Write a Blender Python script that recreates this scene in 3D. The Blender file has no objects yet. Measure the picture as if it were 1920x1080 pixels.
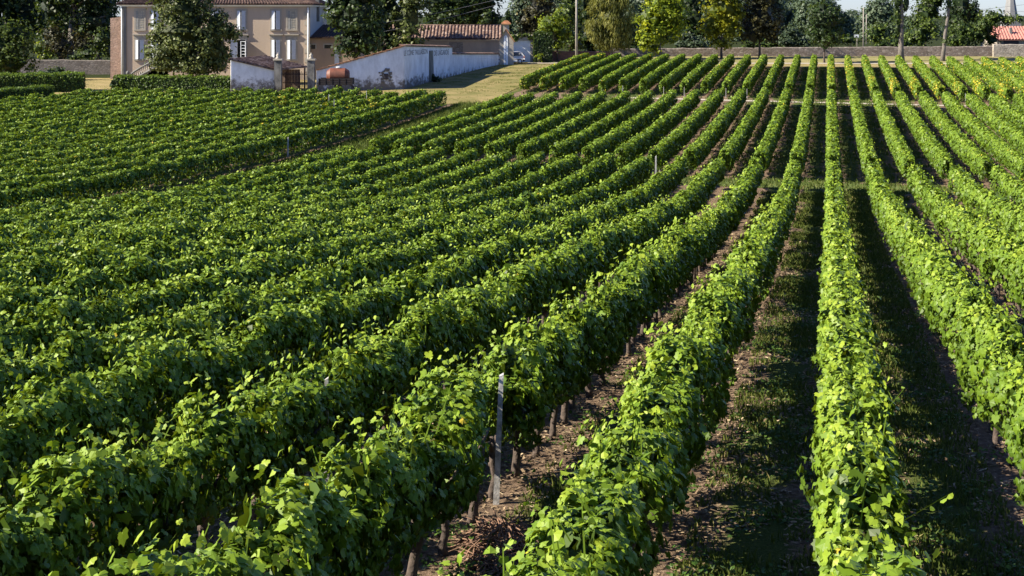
import bpy, math, random
import numpy as np

random.seed(7)
RNG = np.random.default_rng(11)
SC = bpy.context.scene
COL = SC.collection
R = math.radians

# ------------------------------------------------------------------ camera, sky, sun, exposure
F = 2667.0            # focal length in pixels of a 1920 wide frame
VH = 26.0             # image line of the horizon
SUN_EL, SUN_LY = 36.0, 0.22
cam_d = bpy.data.cameras.new('camera')
cam_d.sensor_width = 36.0
cam_d.lens = F / 1920 * 36.0
cam_d.shift_y = -(540 - VH) / 1920
cam_d.clip_start = 0.1
cam_d.clip_end = 6000
cam = bpy.data.objects.new('camera', cam_d)
cam.location = (0, 0, 0)
cam.rotation_euler = (R(90), 0, 0)
COL.objects.link(cam)
SC.camera = cam

W = bpy.data.worlds.new('World'); SC.world = W; W.use_nodes = True
sky = W.node_tree.nodes.new('ShaderNodeTexSky')
sky.sky_type = 'NISHITA'; sky.sun_disc = False
sky.sun_elevation = R(SUN_EL)
sky.sun_rotation = math.atan2(-1.0, -SUN_LY) % (2 * math.pi)
sky.air_density = 1.0; sky.dust_density = 0.2
bg = W.node_tree.nodes['Background']
tintn = W.node_tree.nodes.new('ShaderNodeMix'); tintn.data_type = 'RGBA'; tintn.blend_type = 'MULTIPLY'
tintn.inputs[0].default_value = 1.0; tintn.inputs[7].default_value = (0.70, 0.87, 1.40, 1)      # clear deep-blue morning air
W.node_tree.links.new(sky.outputs[0], tintn.inputs[6]); W.node_tree.links.new(tintn.outputs[2], bg.inputs[0])
bg.inputs[1].default_value = 0.05

sl = bpy.data.lights.new('sun', 'SUN')
sl.energy = 5.0; sl.angle = R(0.5); sl.color = (1.0, 0.91, 0.74)
sun = bpy.data.objects.new('sun', sl); COL.objects.link(sun)
from mathutils import Vector, Matrix
_l = Vector((1.0, SUN_LY, 0)).normalized() * math.cos(R(SUN_EL)); _l.z = -math.sin(R(SUN_EL))
sun.rotation_euler = _l.to_track_quat('-Z', 'Y').to_euler()
sun.location = (-60, -10, 60)
SC.view_settings.view_transform = 'Standard'
SC.view_settings.look = 'None'
SC.view_settings.exposure = 1.42
SC.view_settings.gamma = 1.0
SC.cycles.max_bounces = 6
SC.cycles.transparent_max_bounces = 4

# ------------------------------------------------------------------ terrain
TA = (1554 - 960) / F                      # slope of the vine rows in plan: dX = TA * dY
K0 = 0.125
DX = 2.0
_ky = np.array([-400, -60, 0, 8, 10, 13, 15.6, 20, 27.6, 35, 45.6, 60, 73, 90, 111, 127, 141, 148, 169, 181, 195, 220, 400, 6000.])
_kz = -np.array([2.0, 2.5, 4.1, 4.77, 4.95, 5.17, 5.35, 5.8, 6.4, 7.0, 7.9, 8.85, 9.05, 9.06, 8.7, 8.2, 7.5, 7.2, 6.4, 6.2, 5.8, 5.6, 5.5, 5.5])
_ty = np.arange(-400, 6000, 0.5)
_tz = np.interp(_ty, _ky, _kz)
_ker = np.exp(-0.5 * (np.arange(-16, 17) * 0.5 / 2.5) ** 2); _ker /= _ker.sum()
_tz = np.convolve(np.pad(_tz, 16, mode='edge'), _ker, mode='valid')

def P(y): return np.interp(y, _ty, _tz)
def sstep(a, b, x):
    t = np.clip((x - a) / (b - a), 0, 1); return t * t * (3 - 2 * t)
def gz(x, y):
    x = np.asarray(x, float); y = np.asarray(y, float)
    p = P(y)
    flat = np.minimum(p, -7.5 + 0 * y)
    xb = -10.7 + (y - 141) * 0.2686
    w = sstep(-7, -0.6, x - xb)
    left = np.where(y > 138, flat, p)
    left = np.where(y > 200, np.maximum(left, -7.5), left)
    return left * (1 - w) + p * w
def g1(x, y): return float(gz(x, y))
def px(u, v, Y): return Vector(((u - 960) * Y / F, Y, (VH - v) * Y / F))
def pu(u, Y): return (u - 960) * Y / F
def pv(v, Y): return (VH - v) * Y / F

# ------------------------------------------------------------------ object helpers
def tag(o, label=None, cat=None, group=None, kind=None):
    if label: o['label'] = label
    if cat: o['category'] = cat
    if group: o['group'] = group
    if kind: o['kind'] = kind
    return o
def empty(name, loc=(0, 0, 0)):
    o = bpy.data.objects.new(name, None); o.empty_display_size = 0.3
    o.location = loc; COL.objects.link(o); return o
def link(name, me, mat, parent=None):
    me.materials.clear(); me.materials.append(mat)
    o = bpy.data.objects.new(name, me); COL.objects.link(o)
    if parent is not None:
        o.parent = parent
        o.matrix_parent_inverse = Matrix.Translation(parent.location).inverted()
    return o
def np_mesh(name, pieces, smooth=False):
    """pieces: list of (verts Nx3, faces Mxk, tint N or None)"""
    V = []; T = []; L = []; cnt = []; off = 0
    for v, f, t in pieces:
        if len(v) == 0: continue
        V.append(v); T.append(t if t is not None else np.full(len(v), 0.5))
        L.append((f + off).ravel()); cnt.append(np.full(len(f), f.shape[1], np.int32)); off += len(v)
    V = np.concatenate(V).astype(np.float32); T = np.concatenate(T).astype(np.float32)
    L = np.concatenate(L).astype(np.int32); cnt = np.concatenate(cnt)
    me = bpy.data.meshes.new(name)
    me.vertices.add(len(V)); me.vertices.foreach_set('co', V.ravel())
    me.loops.add(len(L)); me.loops.foreach_set('vertex_index', L)
    me.polygons.add(len(cnt))
    st = np.zeros(len(cnt), np.int32); st[1:] = np.cumsum(cnt)[:-1]
    me.polygons.foreach_set('loop_start', st)
    me.polygons.foreach_set('use_smooth', np.full(len(cnt), smooth))
    a = me.attributes.new('tint', 'FLOAT', 'POINT'); a.data.foreach_set('value', T)
    me.update(calc_edges=True)
    return me

class MB:
    def __init__(s): s.v = []; s.f = []; s.sm = []
    def _add(s, vs, fs, smooth=False):
        o = len(s.v); s.v += [tuple(p) for p in vs]; s.f += [tuple(i + o for i in f) for f in fs]; s.sm += [smooth] * len(fs); return s
    def box(s, x0, x1, y0, y1, z0, z1):
        return s.hexa([(x0, y0, z0), (x1, y0, z0), (x1, y1, z0), (x0, y1, z0), (x0, y0, z1), (x1, y0, z1), (x1, y1, z1), (x0, y1, z1)])
    def hexa(s, p):
        return s._add(p, [(0, 3, 2, 1), (4, 5, 6, 7), (0, 1, 5, 4), (1, 2, 6, 5), (2, 3, 7, 6), (3, 0, 4, 7)])
    def wall(s, a, b, th, z0a, z0b, z1a, z1b, nrm=None):
        """upright slab from plan point a to b; thickness goes away from the front face"""
        a = Vector((a[0], a[1], 0)); b = Vector((b[0], b[1], 0)); d = (b - a).normalized(); n = Vector((-d.y, d.x, 0)) * th
        q = []
        for za, zb in ((z0a, z0b), (z1a, z1b)):
            q += [(a.x, a.y, za), (b.x, b.y, zb), (b.x + n.x, b.y + n.y, zb), (a.x + n.x, a.y + n.y, za)]
        return s.hexa(q)
    def prism(s, pts, axis, a0, a1):
        """polygon pts (2-D) extruded along axis 'x','y' or 'z'"""
        def m(p, t):
            return {'x': (t, p[0], p[1]), 'y': (p[0], t, p[1]), 'z': (p[0], p[1], t)}[axis]
        n = len(pts)
        vs = [m(p, a0) for p in pts] + [m(p, a1) for p in pts]
        fs = [tuple(range(n))[::-1], tuple(range(n, 2 * n))] + [(i, (i + 1) % n, n + (i + 1) % n, n + i) for i in range(n)]
        return s._add(vs, fs)
    def tube(s, pts, rad, n=8, cap=True):
        pts = [Vector(p) for p in pts]; rings = []
        vs = []
        for i, p in enumerate(pts):
            d = (pts[min(i + 1, len(pts) - 1)] - pts[max(i - 1, 0)]).normalized()
            a = d.orthogonal().normalized() if i == 0 else (rings[-1] - d * rings[-1].dot(d)).normalized()
            rings.append(a); b = d.cross(a)
            r = rad[i] if hasattr(rad, '__len__') else rad
            vs += [p + (a * math.cos(t) + b * math.sin(t)) * r for t in [2 * math.pi * j / n for j in range(n)]]
        fs = [(i * n + j, i * n + (j + 1) % n, (i + 1) * n + (j + 1) % n, (i + 1) * n + j) for i in range(len(pts) - 1) for j in range(n)]
        if cap: fs += [tuple(range(n))[::-1], tuple(range((len(pts) - 1) * n, len(pts) * n))]
        return s._add(vs, fs, True)
    def lathe(s, c, prof, n=14, axis='z'):
        vs = []
        for r, h in prof:
            for j in range(n):
                t = 2 * math.pi * j / n
                a, b = r * math.cos(t), r * math.sin(t)
                vs.append({'z': (c[0] + a, c[1] + b, c[2] + h), 'x': (c[0] + h, c[1] + a, c[2] + b), 'y': (c[0] + a, c[1] + h, c[2] + b)}[axis])
        fs = [(i * n + j, i * n + (j + 1) % n, (i + 1) * n + (j + 1) % n, (i + 1) * n + j) for i in range(len(prof) - 1) for j in range(n)]
        fs += [tuple(range(n))[::-1], tuple(range((len(prof) - 1) * n, len(prof) * n))]
        return s._add(vs, fs, True)
    def quad(s, a, b, c, d): return s._add([a, b, c, d], [(0, 1, 2, 3)])
    def sheet(s, a, b, c, d, ns, nt, fn=None, smooth=True):
        """grid over the quad a(s0,t0) b(s1,t0) c(s1,t1) d(s0,t1), pushed along its normal by fn(s,t)"""
        a, b, c, d = map(Vector, (a, b, c, d)); nr = (b - a).cross(d - a).normalized(); vs = []
        for j in range(nt + 1):
            t = j / nt
            for i in range(ns + 1):
                q = i / ns
                p = (a * (1 - q) + b * q) * (1 - t) + (d * (1 - q) + c * q) * t
                vs.append(p + nr * (fn(q, t) if fn else 0))
        fs = [(j * (ns + 1) + i, j * (ns + 1) + i + 1, (j + 1) * (ns + 1) + i + 1, (j + 1) * (ns + 1) + i) for j in range(nt) for i in range(ns)]
        return s._add(vs, fs, smooth)
    def build(s, name, mat, parent=None):
        me = bpy.data.meshes.new(name); me.from_pydata(s.v, [], s.f); me.update()
        me.polygons.foreach_set('use_smooth', s.sm)
        import bmesh
        bm = bmesh.new(); bm.from_mesh(me); bmesh.ops.recalc_face_normals(bm, faces=bm.faces); bm.to_mesh(me); bm.free()
        return link(name, me, mat, parent)

# ------------------------------------------------------------------ materials
def new_mat(name):
    m = bpy.data.materials.new(name); m.use_nodes = True
    nt = m.node_tree; b = nt.nodes['Principled BSDF']; return m, nt, b
def nd(nt, typ, **kw):
    n = nt.nodes.new(typ)
    for k, v in kw.items(): setattr(n, k, v)
    return n
def math_n(nt, op, a, b=None, c=None):
    n = nt.nodes.new('ShaderNodeMath'); n.operation = op
    for i, x in enumerate((a, b, c)):
        if x is None: continue
        if isinstance(x, (int, float)): n.inputs[i].default_value = x
        else: nt.links.new(x, n.inputs[i])
    return n.outputs[0]
def noise(nt, vec, scale, detail=4, rough=0.6):
    n = nt.nodes.new('ShaderNodeTexNoise'); n.inputs['Scale'].default_value = scale; n.inputs['Detail'].default_value = detail
    n.inputs['Roughness'].default_value = rough
    nt.links.new(vec, n.inputs['Vector']); return n.outputs['Fac']
def ramp(nt, fac, stops):
    n = nt.nodes.new('ShaderNodeValToRGB'); el = n.color_ramp.elements
    while len(el) > 1: el.remove(el[-1])
    for i, (p, c) in enumerate(stops):
        e = el[0] if i == 0 else el.new(p)
        e.position = p; e.color = (*c, 1) if len(c) == 3 else c
    nt.links.new(fac, n.inputs[0]); return n.outputs[0]
def mix(nt, fac, a, b):
    n = nt.nodes.new('ShaderNodeMix'); n.data_type = 'RGBA'
    for s, x in ((0, fac), (6, a), (7, b)):
        if isinstance(x, (int, float)): n.inputs[s].default_value = x
        elif isinstance(x, tuple): n.inputs[s].default_value = (*x, 1)
        else: nt.links.new(x, n.inputs[s])
    return n.outputs[2]
def geo_pos(nt): return nt.nodes.new('ShaderNodeNewGeometry').outputs['Position']
def bump(nt, b, h, strength=0.5, dist=0.05):
    n = nt.nodes.new('ShaderNodeBump'); n.inputs['Strength'].default_value = strength; n.inputs['Distance'].default_value = dist
    nt.links.new(h, n.inputs['Height']); nt.links.new(n.outputs[0], b.inputs['Normal'])
def setc(nt, b, c):
    if isinstance(c, tuple): b.inputs['Base Color'].default_value = (*c, 1)
    else: nt.links.new(c, b.inputs['Base Color'])

def plain(name, c, rough=0.7, metal=0.0, var=0.25, scale=3.0, bmp=0.0):
    m, nt, b = new_mat(name); p = geo_pos(nt)
    f = noise(nt, p, scale)
    d = tuple(x * (1 - var) for x in c); e = tuple(min(1, x * (1 + var)) for x in c)
    setc(nt, b, ramp(nt, f, [(0.3, d), (0.7, e)]))
    b.inputs['Roughness'].default_value = rough; b.inputs['Metallic'].default_value = metal
    if bmp: bump(nt, b, f, bmp, 0.03)
    return m
def leaf_mat(name, stops, trans=0.3, tcol=(0.16, 0.26, 0.02), rough=0.42, spec=0.4):
    m, nt, b = new_mat(name)
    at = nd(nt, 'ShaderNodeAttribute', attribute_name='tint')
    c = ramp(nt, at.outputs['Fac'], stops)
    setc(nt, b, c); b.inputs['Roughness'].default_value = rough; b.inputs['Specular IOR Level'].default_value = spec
    t = nd(nt, 'ShaderNodeBsdfTranslucent')
    tc = mix(nt, 0.55, c, tcol); nt.links.new(tc, t.inputs[0])
    ms = nd(nt, 'ShaderNodeMixShader'); ms.inputs[0].default_value = trans
    nt.links.new(b.outputs[0], ms.inputs[1]); nt.links.new(t.outputs[0], ms.inputs[2])
    nt.links.new(ms.outputs[0], nt.nodes['Material Output'].inputs[0])
    return m
def stucco(name, base, stain, z0=None, z1=None, amt=0.55, scale=0.6, dirt=None):
    """plaster with blotchy stains; dirt splashed up from the foot between z0 and z1"""
    m, nt, b = new_mat(name); p = geo_pos(nt)
    mp = nd(nt, 'ShaderNodeMapping'); mp.inputs['Scale'].default_value = (1, 1, 0.45); nt.links.new(p, mp.inputs[0])
    f = noise(nt, mp.outputs[0], scale, 8, 0.7)
    c = ramp(nt, f, [(0.36, base), (0.66, tuple(base[i] * (1 - amt) + stain[i] * amt for i in range(3)))])
    f2 = noise(nt, p, 7, 6, 0.7)
    c = mix(nt, math_n(nt, 'MULTIPLY', f2, 0.35), c, stain)
    if z0 is not None:
        sx = nd(nt, 'ShaderNodeSeparateXYZ'); nt.links.new(p, sx.inputs[0])
        h = math_n(nt, 'DIVIDE', math_n(nt, 'SUBTRACT', sx.outputs[2], z0), z1 - z0)
        n3 = noise(nt, p, 1.6, 8, 0.75)
        k = math_n(nt, 'SUBTRACT', math_n(nt, 'MULTIPLY', n3, 2.2), math_n(nt, 'ADD', h, 0.35))
        k = ramp(nt, k, [(0.1, (0, 0, 0)), (0.45, (1, 1, 1))])
        c = mix(nt, k, c, dirt or (0.14, 0.12, 0.10))
    setc(nt, b, c); b.inputs['Roughness'].default_value = 0.9; b.inputs['Specular IOR Level'].default_value = 0.1
    bump(nt, b, f2, 0.4, 0.02)
    return m
def rubble(name, cols, scale=2.2, flat=0.55):
    m, nt, b = new_mat(name); p = geo_pos(nt)
    mp = nd(nt, 'ShaderNodeMapping'); mp.inputs['Scale'].default_value = (1, 1, 1.0 / flat); nt.links.new(p, mp.inputs[0])
    v = nd(nt, 'ShaderNodeTexVoronoi'); v.inputs['Scale'].default_value = scale; nt.links.new(mp.outputs[0], v.inputs['Vector'])
    s = nd(nt, 'ShaderNodeSeparateColor'); nt.links.new(v.outputs['Color'], s.inputs[0])
    c = ramp(nt, s.outputs[0], [(i / (len(cols) - 1), x) for i, x in enumerate(cols)])
    e = nd(nt, 'ShaderNodeTexVoronoi', feature='DISTANCE_TO_EDGE'); e.inputs['Scale'].default_value = scale; nt.links.new(mp.outputs[0], e.inputs['Vector'])
    k = ramp(nt, e.outputs['Distance'], [(0.02, (1, 1, 1)), (0.1, (0, 0, 0))])
    c = mix(nt, math_n(nt, 'MULTIPLY', k, 0.7), c, (0.10, 0.08, 0.07))
    n = noise(nt, p, 1.1, 6)
    c = mix(nt, ramp(nt, n, [(0.45, (0, 0, 0)), (0.75, (0.6, 0.6, 0.6))]), c, (0.09, 0.08, 0.06))
    setc(nt, b, c); b.inputs['Roughness'].default_value = 0.95; b.inputs['Specular IOR Level'].default_value = 0.1
    bump(nt, b, e.outputs['Distance'], 0.6, 0.06)
    return m
def tile_mat(name, cols, scale=1.7):
    m, nt, b = new_mat(name); p = geo_pos(nt)
    v = nd(nt, 'ShaderNodeTexVoronoi'); v.inputs['Scale'].default_value = scale * 2; nt.links.new(p, v.inputs['Vector'])
    s = nd(nt, 'ShaderNodeSeparateColor'); nt.links.new(v.outputs['Color'], s.inputs[0])
    f = math_n(nt, 'ADD', math_n(nt, 'MULTIPLY', s.outputs[0], 0.6), math_n(nt, 'MULTIPLY', noise(nt, p, 0.8, 5), 0.5))
    setc(nt, b, ramp(nt, f, [(0.15 + 0.75 * i / (len(cols) - 1), x) for i, x in enumerate(cols)]))
    b.inputs['Roughness'].default_value = 0.9; b.inputs['Specular IOR Level'].default_value = 0.15
    return m

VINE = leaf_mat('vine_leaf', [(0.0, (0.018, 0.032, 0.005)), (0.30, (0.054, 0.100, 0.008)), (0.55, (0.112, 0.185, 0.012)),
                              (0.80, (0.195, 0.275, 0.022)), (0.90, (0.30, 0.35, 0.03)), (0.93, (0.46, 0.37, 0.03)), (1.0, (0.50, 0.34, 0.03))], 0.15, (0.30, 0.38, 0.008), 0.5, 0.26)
BARK = plain('vine_bark', (0.075, 0.055, 0.045), 0.95, var=0.5, scale=14, bmp=0.8)
POSTM = plain('weathered_post', (0.37, 0.36, 0.35), 0.9, var=0.55, scale=14, bmp=0.3)

def ground_mat():
    m, nt, b = new_mat('soil_and_grass'); p = geo_pos(nt)
    sx = nd(nt, 'ShaderNodeSeparateXYZ'); nt.links.new(p, sx.inputs[0])
    q = math_n(nt, 'SUBTRACT', math_n(nt, 'DIVIDE', math_n(nt, 'SUBTRACT', sx.outputs[0], math_n(nt, 'MULTIPLY', sx.outputs[1], TA)), DX), K0)
    w = math_n(nt, 'MULTIPLY', noise(nt, p, 0.9, 4), 0.22)
    qa = math_n(nt, 'ADD', q, 0.39)
    fr = math_n(nt, 'ABSOLUTE', math_n(nt, 'SUBTRACT', math_n(nt, 'FRACT', math_n(nt, 'ADD', qa, w)), 0.5))   # 0 on the row line
    n1 = noise(nt, p, 0.55, 5, 0.65); n2 = noise(nt, p, 9, 8, 0.75); n3 = noise(nt, p, 40, 4, 0.7)
    soil = ramp(nt, n2, [(0.3, (0.075, 0.052, 0.037)), (0.48, (0.155, 0.108, 0.076)), (0.6, (0.24, 0.170, 0.120)), (0.72, (0.40, 0.30, 0.21))])
    grass = ramp(nt, n3, [(0.3, (0.035, 0.052, 0.014)), (0.55, (0.075, 0.098, 0.026)), (0.75, (0.17, 0.15, 0.07))])
    # grass lies between the rows in patches
    g = math_n(nt, 'ADD', math_n(nt, 'MULTIPLY', fr, 2.0), math_n(nt, 'MULTIPLY', math_n(nt, 'SUBTRACT', n1, 0.5), 2.2))
    g = math_n(nt, 'ADD', g, math_n(nt, 'MULTIPLY', math_n(nt, 'SUBTRACT', n2, 0.5), 0.8))
    gm = ramp(nt, g, [(0.46, (0, 0, 0)), (0.72, (1, 1, 1))])
    vine = mix(nt, gm, soil, grass)
    dry = ramp(nt, noise(nt, p, 0.35, 7, 0.7), [(0.35, (0.17, 0.145, 0.055)), (0.55, (0.27, 0.215, 0.10)), (0.7, (0.34, 0.255, 0.135))])
    at = nd(nt, 'ShaderNodeAttribute', attribute_name='tint')
    woods = ramp(nt, n2, [(0.3, (0.012, 0.018, 0.006)), (0.7, (0.04, 0.05, 0.016))])
    c = mix(nt, at.outputs['Fac'], dry, vine)
    c = mix(nt, math_n(nt, 'SUBTRACT', at.outputs['Fac'], 1.0), c, woods)
    setc(nt, b, c); b.inputs['Roughness'].default_value = 1.0; b.inputs['Specular IOR Level'].default_value = 0.05
    bump(nt, b, math_n(nt, 'ADD', n2, math_n(nt, 'MULTIPLY', n3, 0.4)), 0.8, 0.08)
    return m
def turf_mat(name, stops, scale=0.5, fine=12):
    m, nt, b = new_mat(name); p = geo_pos(nt)
    f = math_n(nt, 'ADD', math_n(nt, 'MULTIPLY', noise(nt, p, scale, 6, 0.7), 0.65), math_n(nt, 'MULTIPLY', noise(nt, p, fine, 4, 0.7), 0.35))
    setc(nt, b, ramp(nt, f, stops)); b.inputs['Roughness'].default_value = 1.0; b.inputs['Specular IOR Level'].default_value = 0.05
    bump(nt, b, noise(nt, p, fine, 4, 0.7), 0.7, 0.06); return m

# ------------------------------------------------------------------ ground sheets
def alleyY(k): return 74.0 - 0.67 * k          # grass strip between near and middle plots
def upper0(k): return 131.5 - 0.45 * k         # near end of the far plot
def upper1(k): return 170.5 - 0.32 * k         # far end of the far plot
def row_x(k, y): return (k + K0) * DX + TA * y
def kof(x, y): return (x - TA * y) / DX - K0
def left_end(k): return 127.0 + 1.8 * (k < -20) if k >= -33 else 127.0 - 3.0 * (-33 - k)

def build_ground():
    xs = np.unique(np.concatenate([[-3000, -1500, -800, -400, -250, -180, -130], np.arange(-100, -40, 2.0), np.arange(-40, 60, 0.8), np.arange(60, 120, 2.0), [130, 180, 250, 400, 800, 1500, 3000]]))
    ys = np.unique(np.concatenate([[-300, -150, -80, -40, -20], np.arange(-10, 6, 1.5), np.arange(6, 180, 0.8), np.arange(180, 260, 2.0), [270, 300, 350, 400, 600, 1000, 2000, 4000]]))
    X, Y = np.meshgrid(xs, ys); Z = gz(X, Y)
    Z = Z + np.where((Y < 60), 0.03 * np.sin(X * 3.1 + 2 * np.sin(Y * 0.7)) * np.sin(Y * 2.3), 0)
    k = kof(X, Y)
    m = ((k > -15.6) & (Y < upper1(k) + 1.0)) | ((k <= -15.6) & (Y < 128.5))
    m = (m & (Y < 172)).astype(float)
    m = np.where((Y > 197) | ((X < -44) & (Y > 166)) | ((X < -10) & (Y > 170)) , 2.0, m)
    v = np.stack([X, Y, Z], -1).reshape(-1, 3); nx = len(xs); ny = len(ys)
    i = np.arange(nx * ny).reshape(ny, nx)
    f = np.stack([i[:-1, :-1], i[:-1, 1:], i[1:, 1:], i[1:, :-1]], -1).reshape(-1, 4)
    o = link('ground', np_mesh('ground', [(v, f, m.ravel())], True), ground_mat())
    tag(o, 'brown soil with grass patches under the vine rows', 'ground', kind='structure')
def sheet_on_ground(name, fa, fb, n, m, lift, mat, label, cat):
    """strip between plan curves fa(t), fb(t), t in 0..1, laid on the ground"""
    t = np.linspace(0, 1, n + 1); A = np.array([fa(x) for x in t]); B = np.array([fb(x) for x in t])
    s = np.linspace(0, 1, m + 1)[None, :, None]
    XY = A[:, None, :] * (1 - s) + B[:, None, :] * s
    Z = gz(XY[..., 0], XY[..., 1]) + lift
    v = np.concatenate([XY, Z[..., None]], -1).reshape(-1, 3)
    i = np.arange((n + 1) * (m + 1)).reshape(n + 1, m + 1)
    f = np.stack([i[:-1, :-1], i[1:, :-1], i[1:, 1:], i[:-1, 1:]], -1).reshape(-1, 4)
    o = link(name, np_mesh(name, [(v, f, None)], True), mat)
    tag(o, label, cat, kind='structure'); return o

build_ground()
PATHM = turf_mat('pale_gravel', [(0.3, (0.30, 0.26, 0.20)), (0.7, (0.50, 0.45, 0.37))], 1.2, 10)
STRIP = turf_mat('mown_grass', [(0.3, (0.055, 0.085, 0.02)), (0.5, (0.10, 0.13, 0.04)), (0.7, (0.17, 0.17, 0.07))], 0.6)
LAWN = turf_mat('dry_lawn', [(0.32, (0.085, 0.092, 0.028)), (0.46, (0.16, 0.145, 0.055)), (0.58, (0.25, 0.195, 0.092)), (0.7, (0.33, 0.25, 0.135))], 0.33)
VERGE = turf_mat('verge_grass', [(0.3, (0.13, 0.13, 0.05)), (0.5, (0.22, 0.20, 0.085)), (0.7, (0.33, 0.26, 0.15))], 0.4)
def kl(fy, k0, k1, dy=0.0):
    def f(t):
        k = k0 + (k1 - k0) * t; y = fy(k) + dy; return (row_x(k, y), y)
    return f
sheet_on_ground('path', kl(upper0, -9.5, 16, -2.9), kl(upper0, -9.5, 16, -2.0), 60, 3, 0.03, PATHM, 'pale gravel path crossing the vineyard below the far plot', 'path')
sheet_on_ground('grass_strip', kl(alleyY, -16, 9, -1.4), kl(alleyY, -16, 9, 2.0), 60, 4, 0.02, STRIP, 'mown grass strip crossing between the near and middle vine rows', 'grass')
def lawnA(t):
    y = 128 + t * 49; return (-10.7 + (y - 141) * 0.2686 - 0.1 if y > 141 else -30 + (y - 128) / 13 * 19.2, y)
def lawnB(t):
    y = 128 + t * 49; k = -15.7
    return (row_x(k, y) + (0 if y < 172 else 0), y)
sheet_on_ground('lawn', lawnA, lawnB, 60, 20, 0.04, LAWN, 'dry mown lawn sloping beside the white wall', 'lawn')
sheet_on_ground('road', lambda t: (2 + 95 * t, 178.5 - 2 * t), lambda t: (2 + 95 * t, 180.6 - 2 * t), 60, 2, 0.03, PATHM, 'pale farm road behind the vineyard, before the stone wall', 'road')
sheet_on_ground('verge', lambda t: (14 + 85 * t, 180.75 - 2 * t), lambda t: (14 + 85 * t, 194.5), 60, 6, 0.02, VERGE, 'strip of dry grass between the farm road and the stone wall', 'verge')

# ------------------------------------------------------------------ leaves
_half = [(-0.09, -0.21), (-0.34, -0.27), (-0.50, -0.04), (-0.40, 0.09), (-0.46, 0.34), (-0.23, 0.36)]
_out = [(0, -0.06)] + _half + [(0, 0.64)] + [(-x, y) for x, y in _half[::-1]]
T_LOBED = (np.array([(0, 0.1, 0.05)] + [(x, y, -0.28 * abs(x) - 0.10 * max(0, y)) for x, y in _out]),
           np.array([(0, 1 + i, 1 + (i + 1) % len(_out)) for i in range(len(_out))]))
T_FOLD = (np.array([(0, -.22, 0), (-.48, -.05, -.14), (-.36, .38, -.14), (0, .65, 0), (.36, .38, -.14), (.48, -.05, -.14)]),
          np.array([(0, 1, 2, 3), (0, 3, 4, 5)]))
T_STRAND = (np.array([(-.10, -.3, 0), (.10, -.3, 0), (.13, .5, .05), (0, 1.3, 0), (-.13, .5, .05)]), np.array([(0, 1, 2, 3, 4)]))
T_QUAD = (np.array([(-.45, -.2, 0), (.1, -.35, -.05), (.5, .25, 0), (-.1, .55, .05)]), np.array([(0, 1, 2, 3)]))

def unit(a): return a / np.maximum(np.linalg.norm(a, axis=-1, keepdims=True), 1e-9)
def scatter(pos, nrm, size, tint, tpl, droop=0.8, rng=RNG):
    n = len(pos)
    tv, tf = tpl; m = len(tv)
    if n == 0: return (np.zeros((0, 3)), np.zeros((0, tf.shape[1]), int), np.zeros(0))
    nrm = unit(nrm)
    d = rng.normal(size=(n, 3)); d[:, 2] -= droop * 1.6
    t = unit(d - nrm * (d * nrm).sum(1, keepdims=True)); b = np.cross(t, nrm)
    A = tv[None] * size[:, None, None]
    A = A * np.clip(1 + 0.12 * rng.normal(size=(n, 1, 3)), .7, 1.3)
    A[..., 2] *= rng.uniform(-0.3, 2.1, (n, 1))
    v = pos[:, None] + A[..., 0:1] * b[:, None] + A[..., 1:2] * t[:, None] + A[..., 2:3] * nrm[:, None]
    f = tf[None] + (np.arange(n) * m)[:, None, None]
    tt = np.clip(tint[:, None] + 0.02 * rng.normal(size=(n, m)), 0, 1) if False else np.repeat(tint, m)
    return v.reshape(-1, 3), f.reshape(-1, tf.shape[1]), tt

def smooth_rand(y, step, rng, lo, hi, y0):
    n = int((y.max() - y0) / step) + 4
    r = rng.uniform(lo, hi, n); p = (y - y0) / step; i = p.astype(int); f = p - i; f = f * f * (3 - 2 * f)
    return r[i] * (1 - f) + r[i + 1] * f

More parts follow.
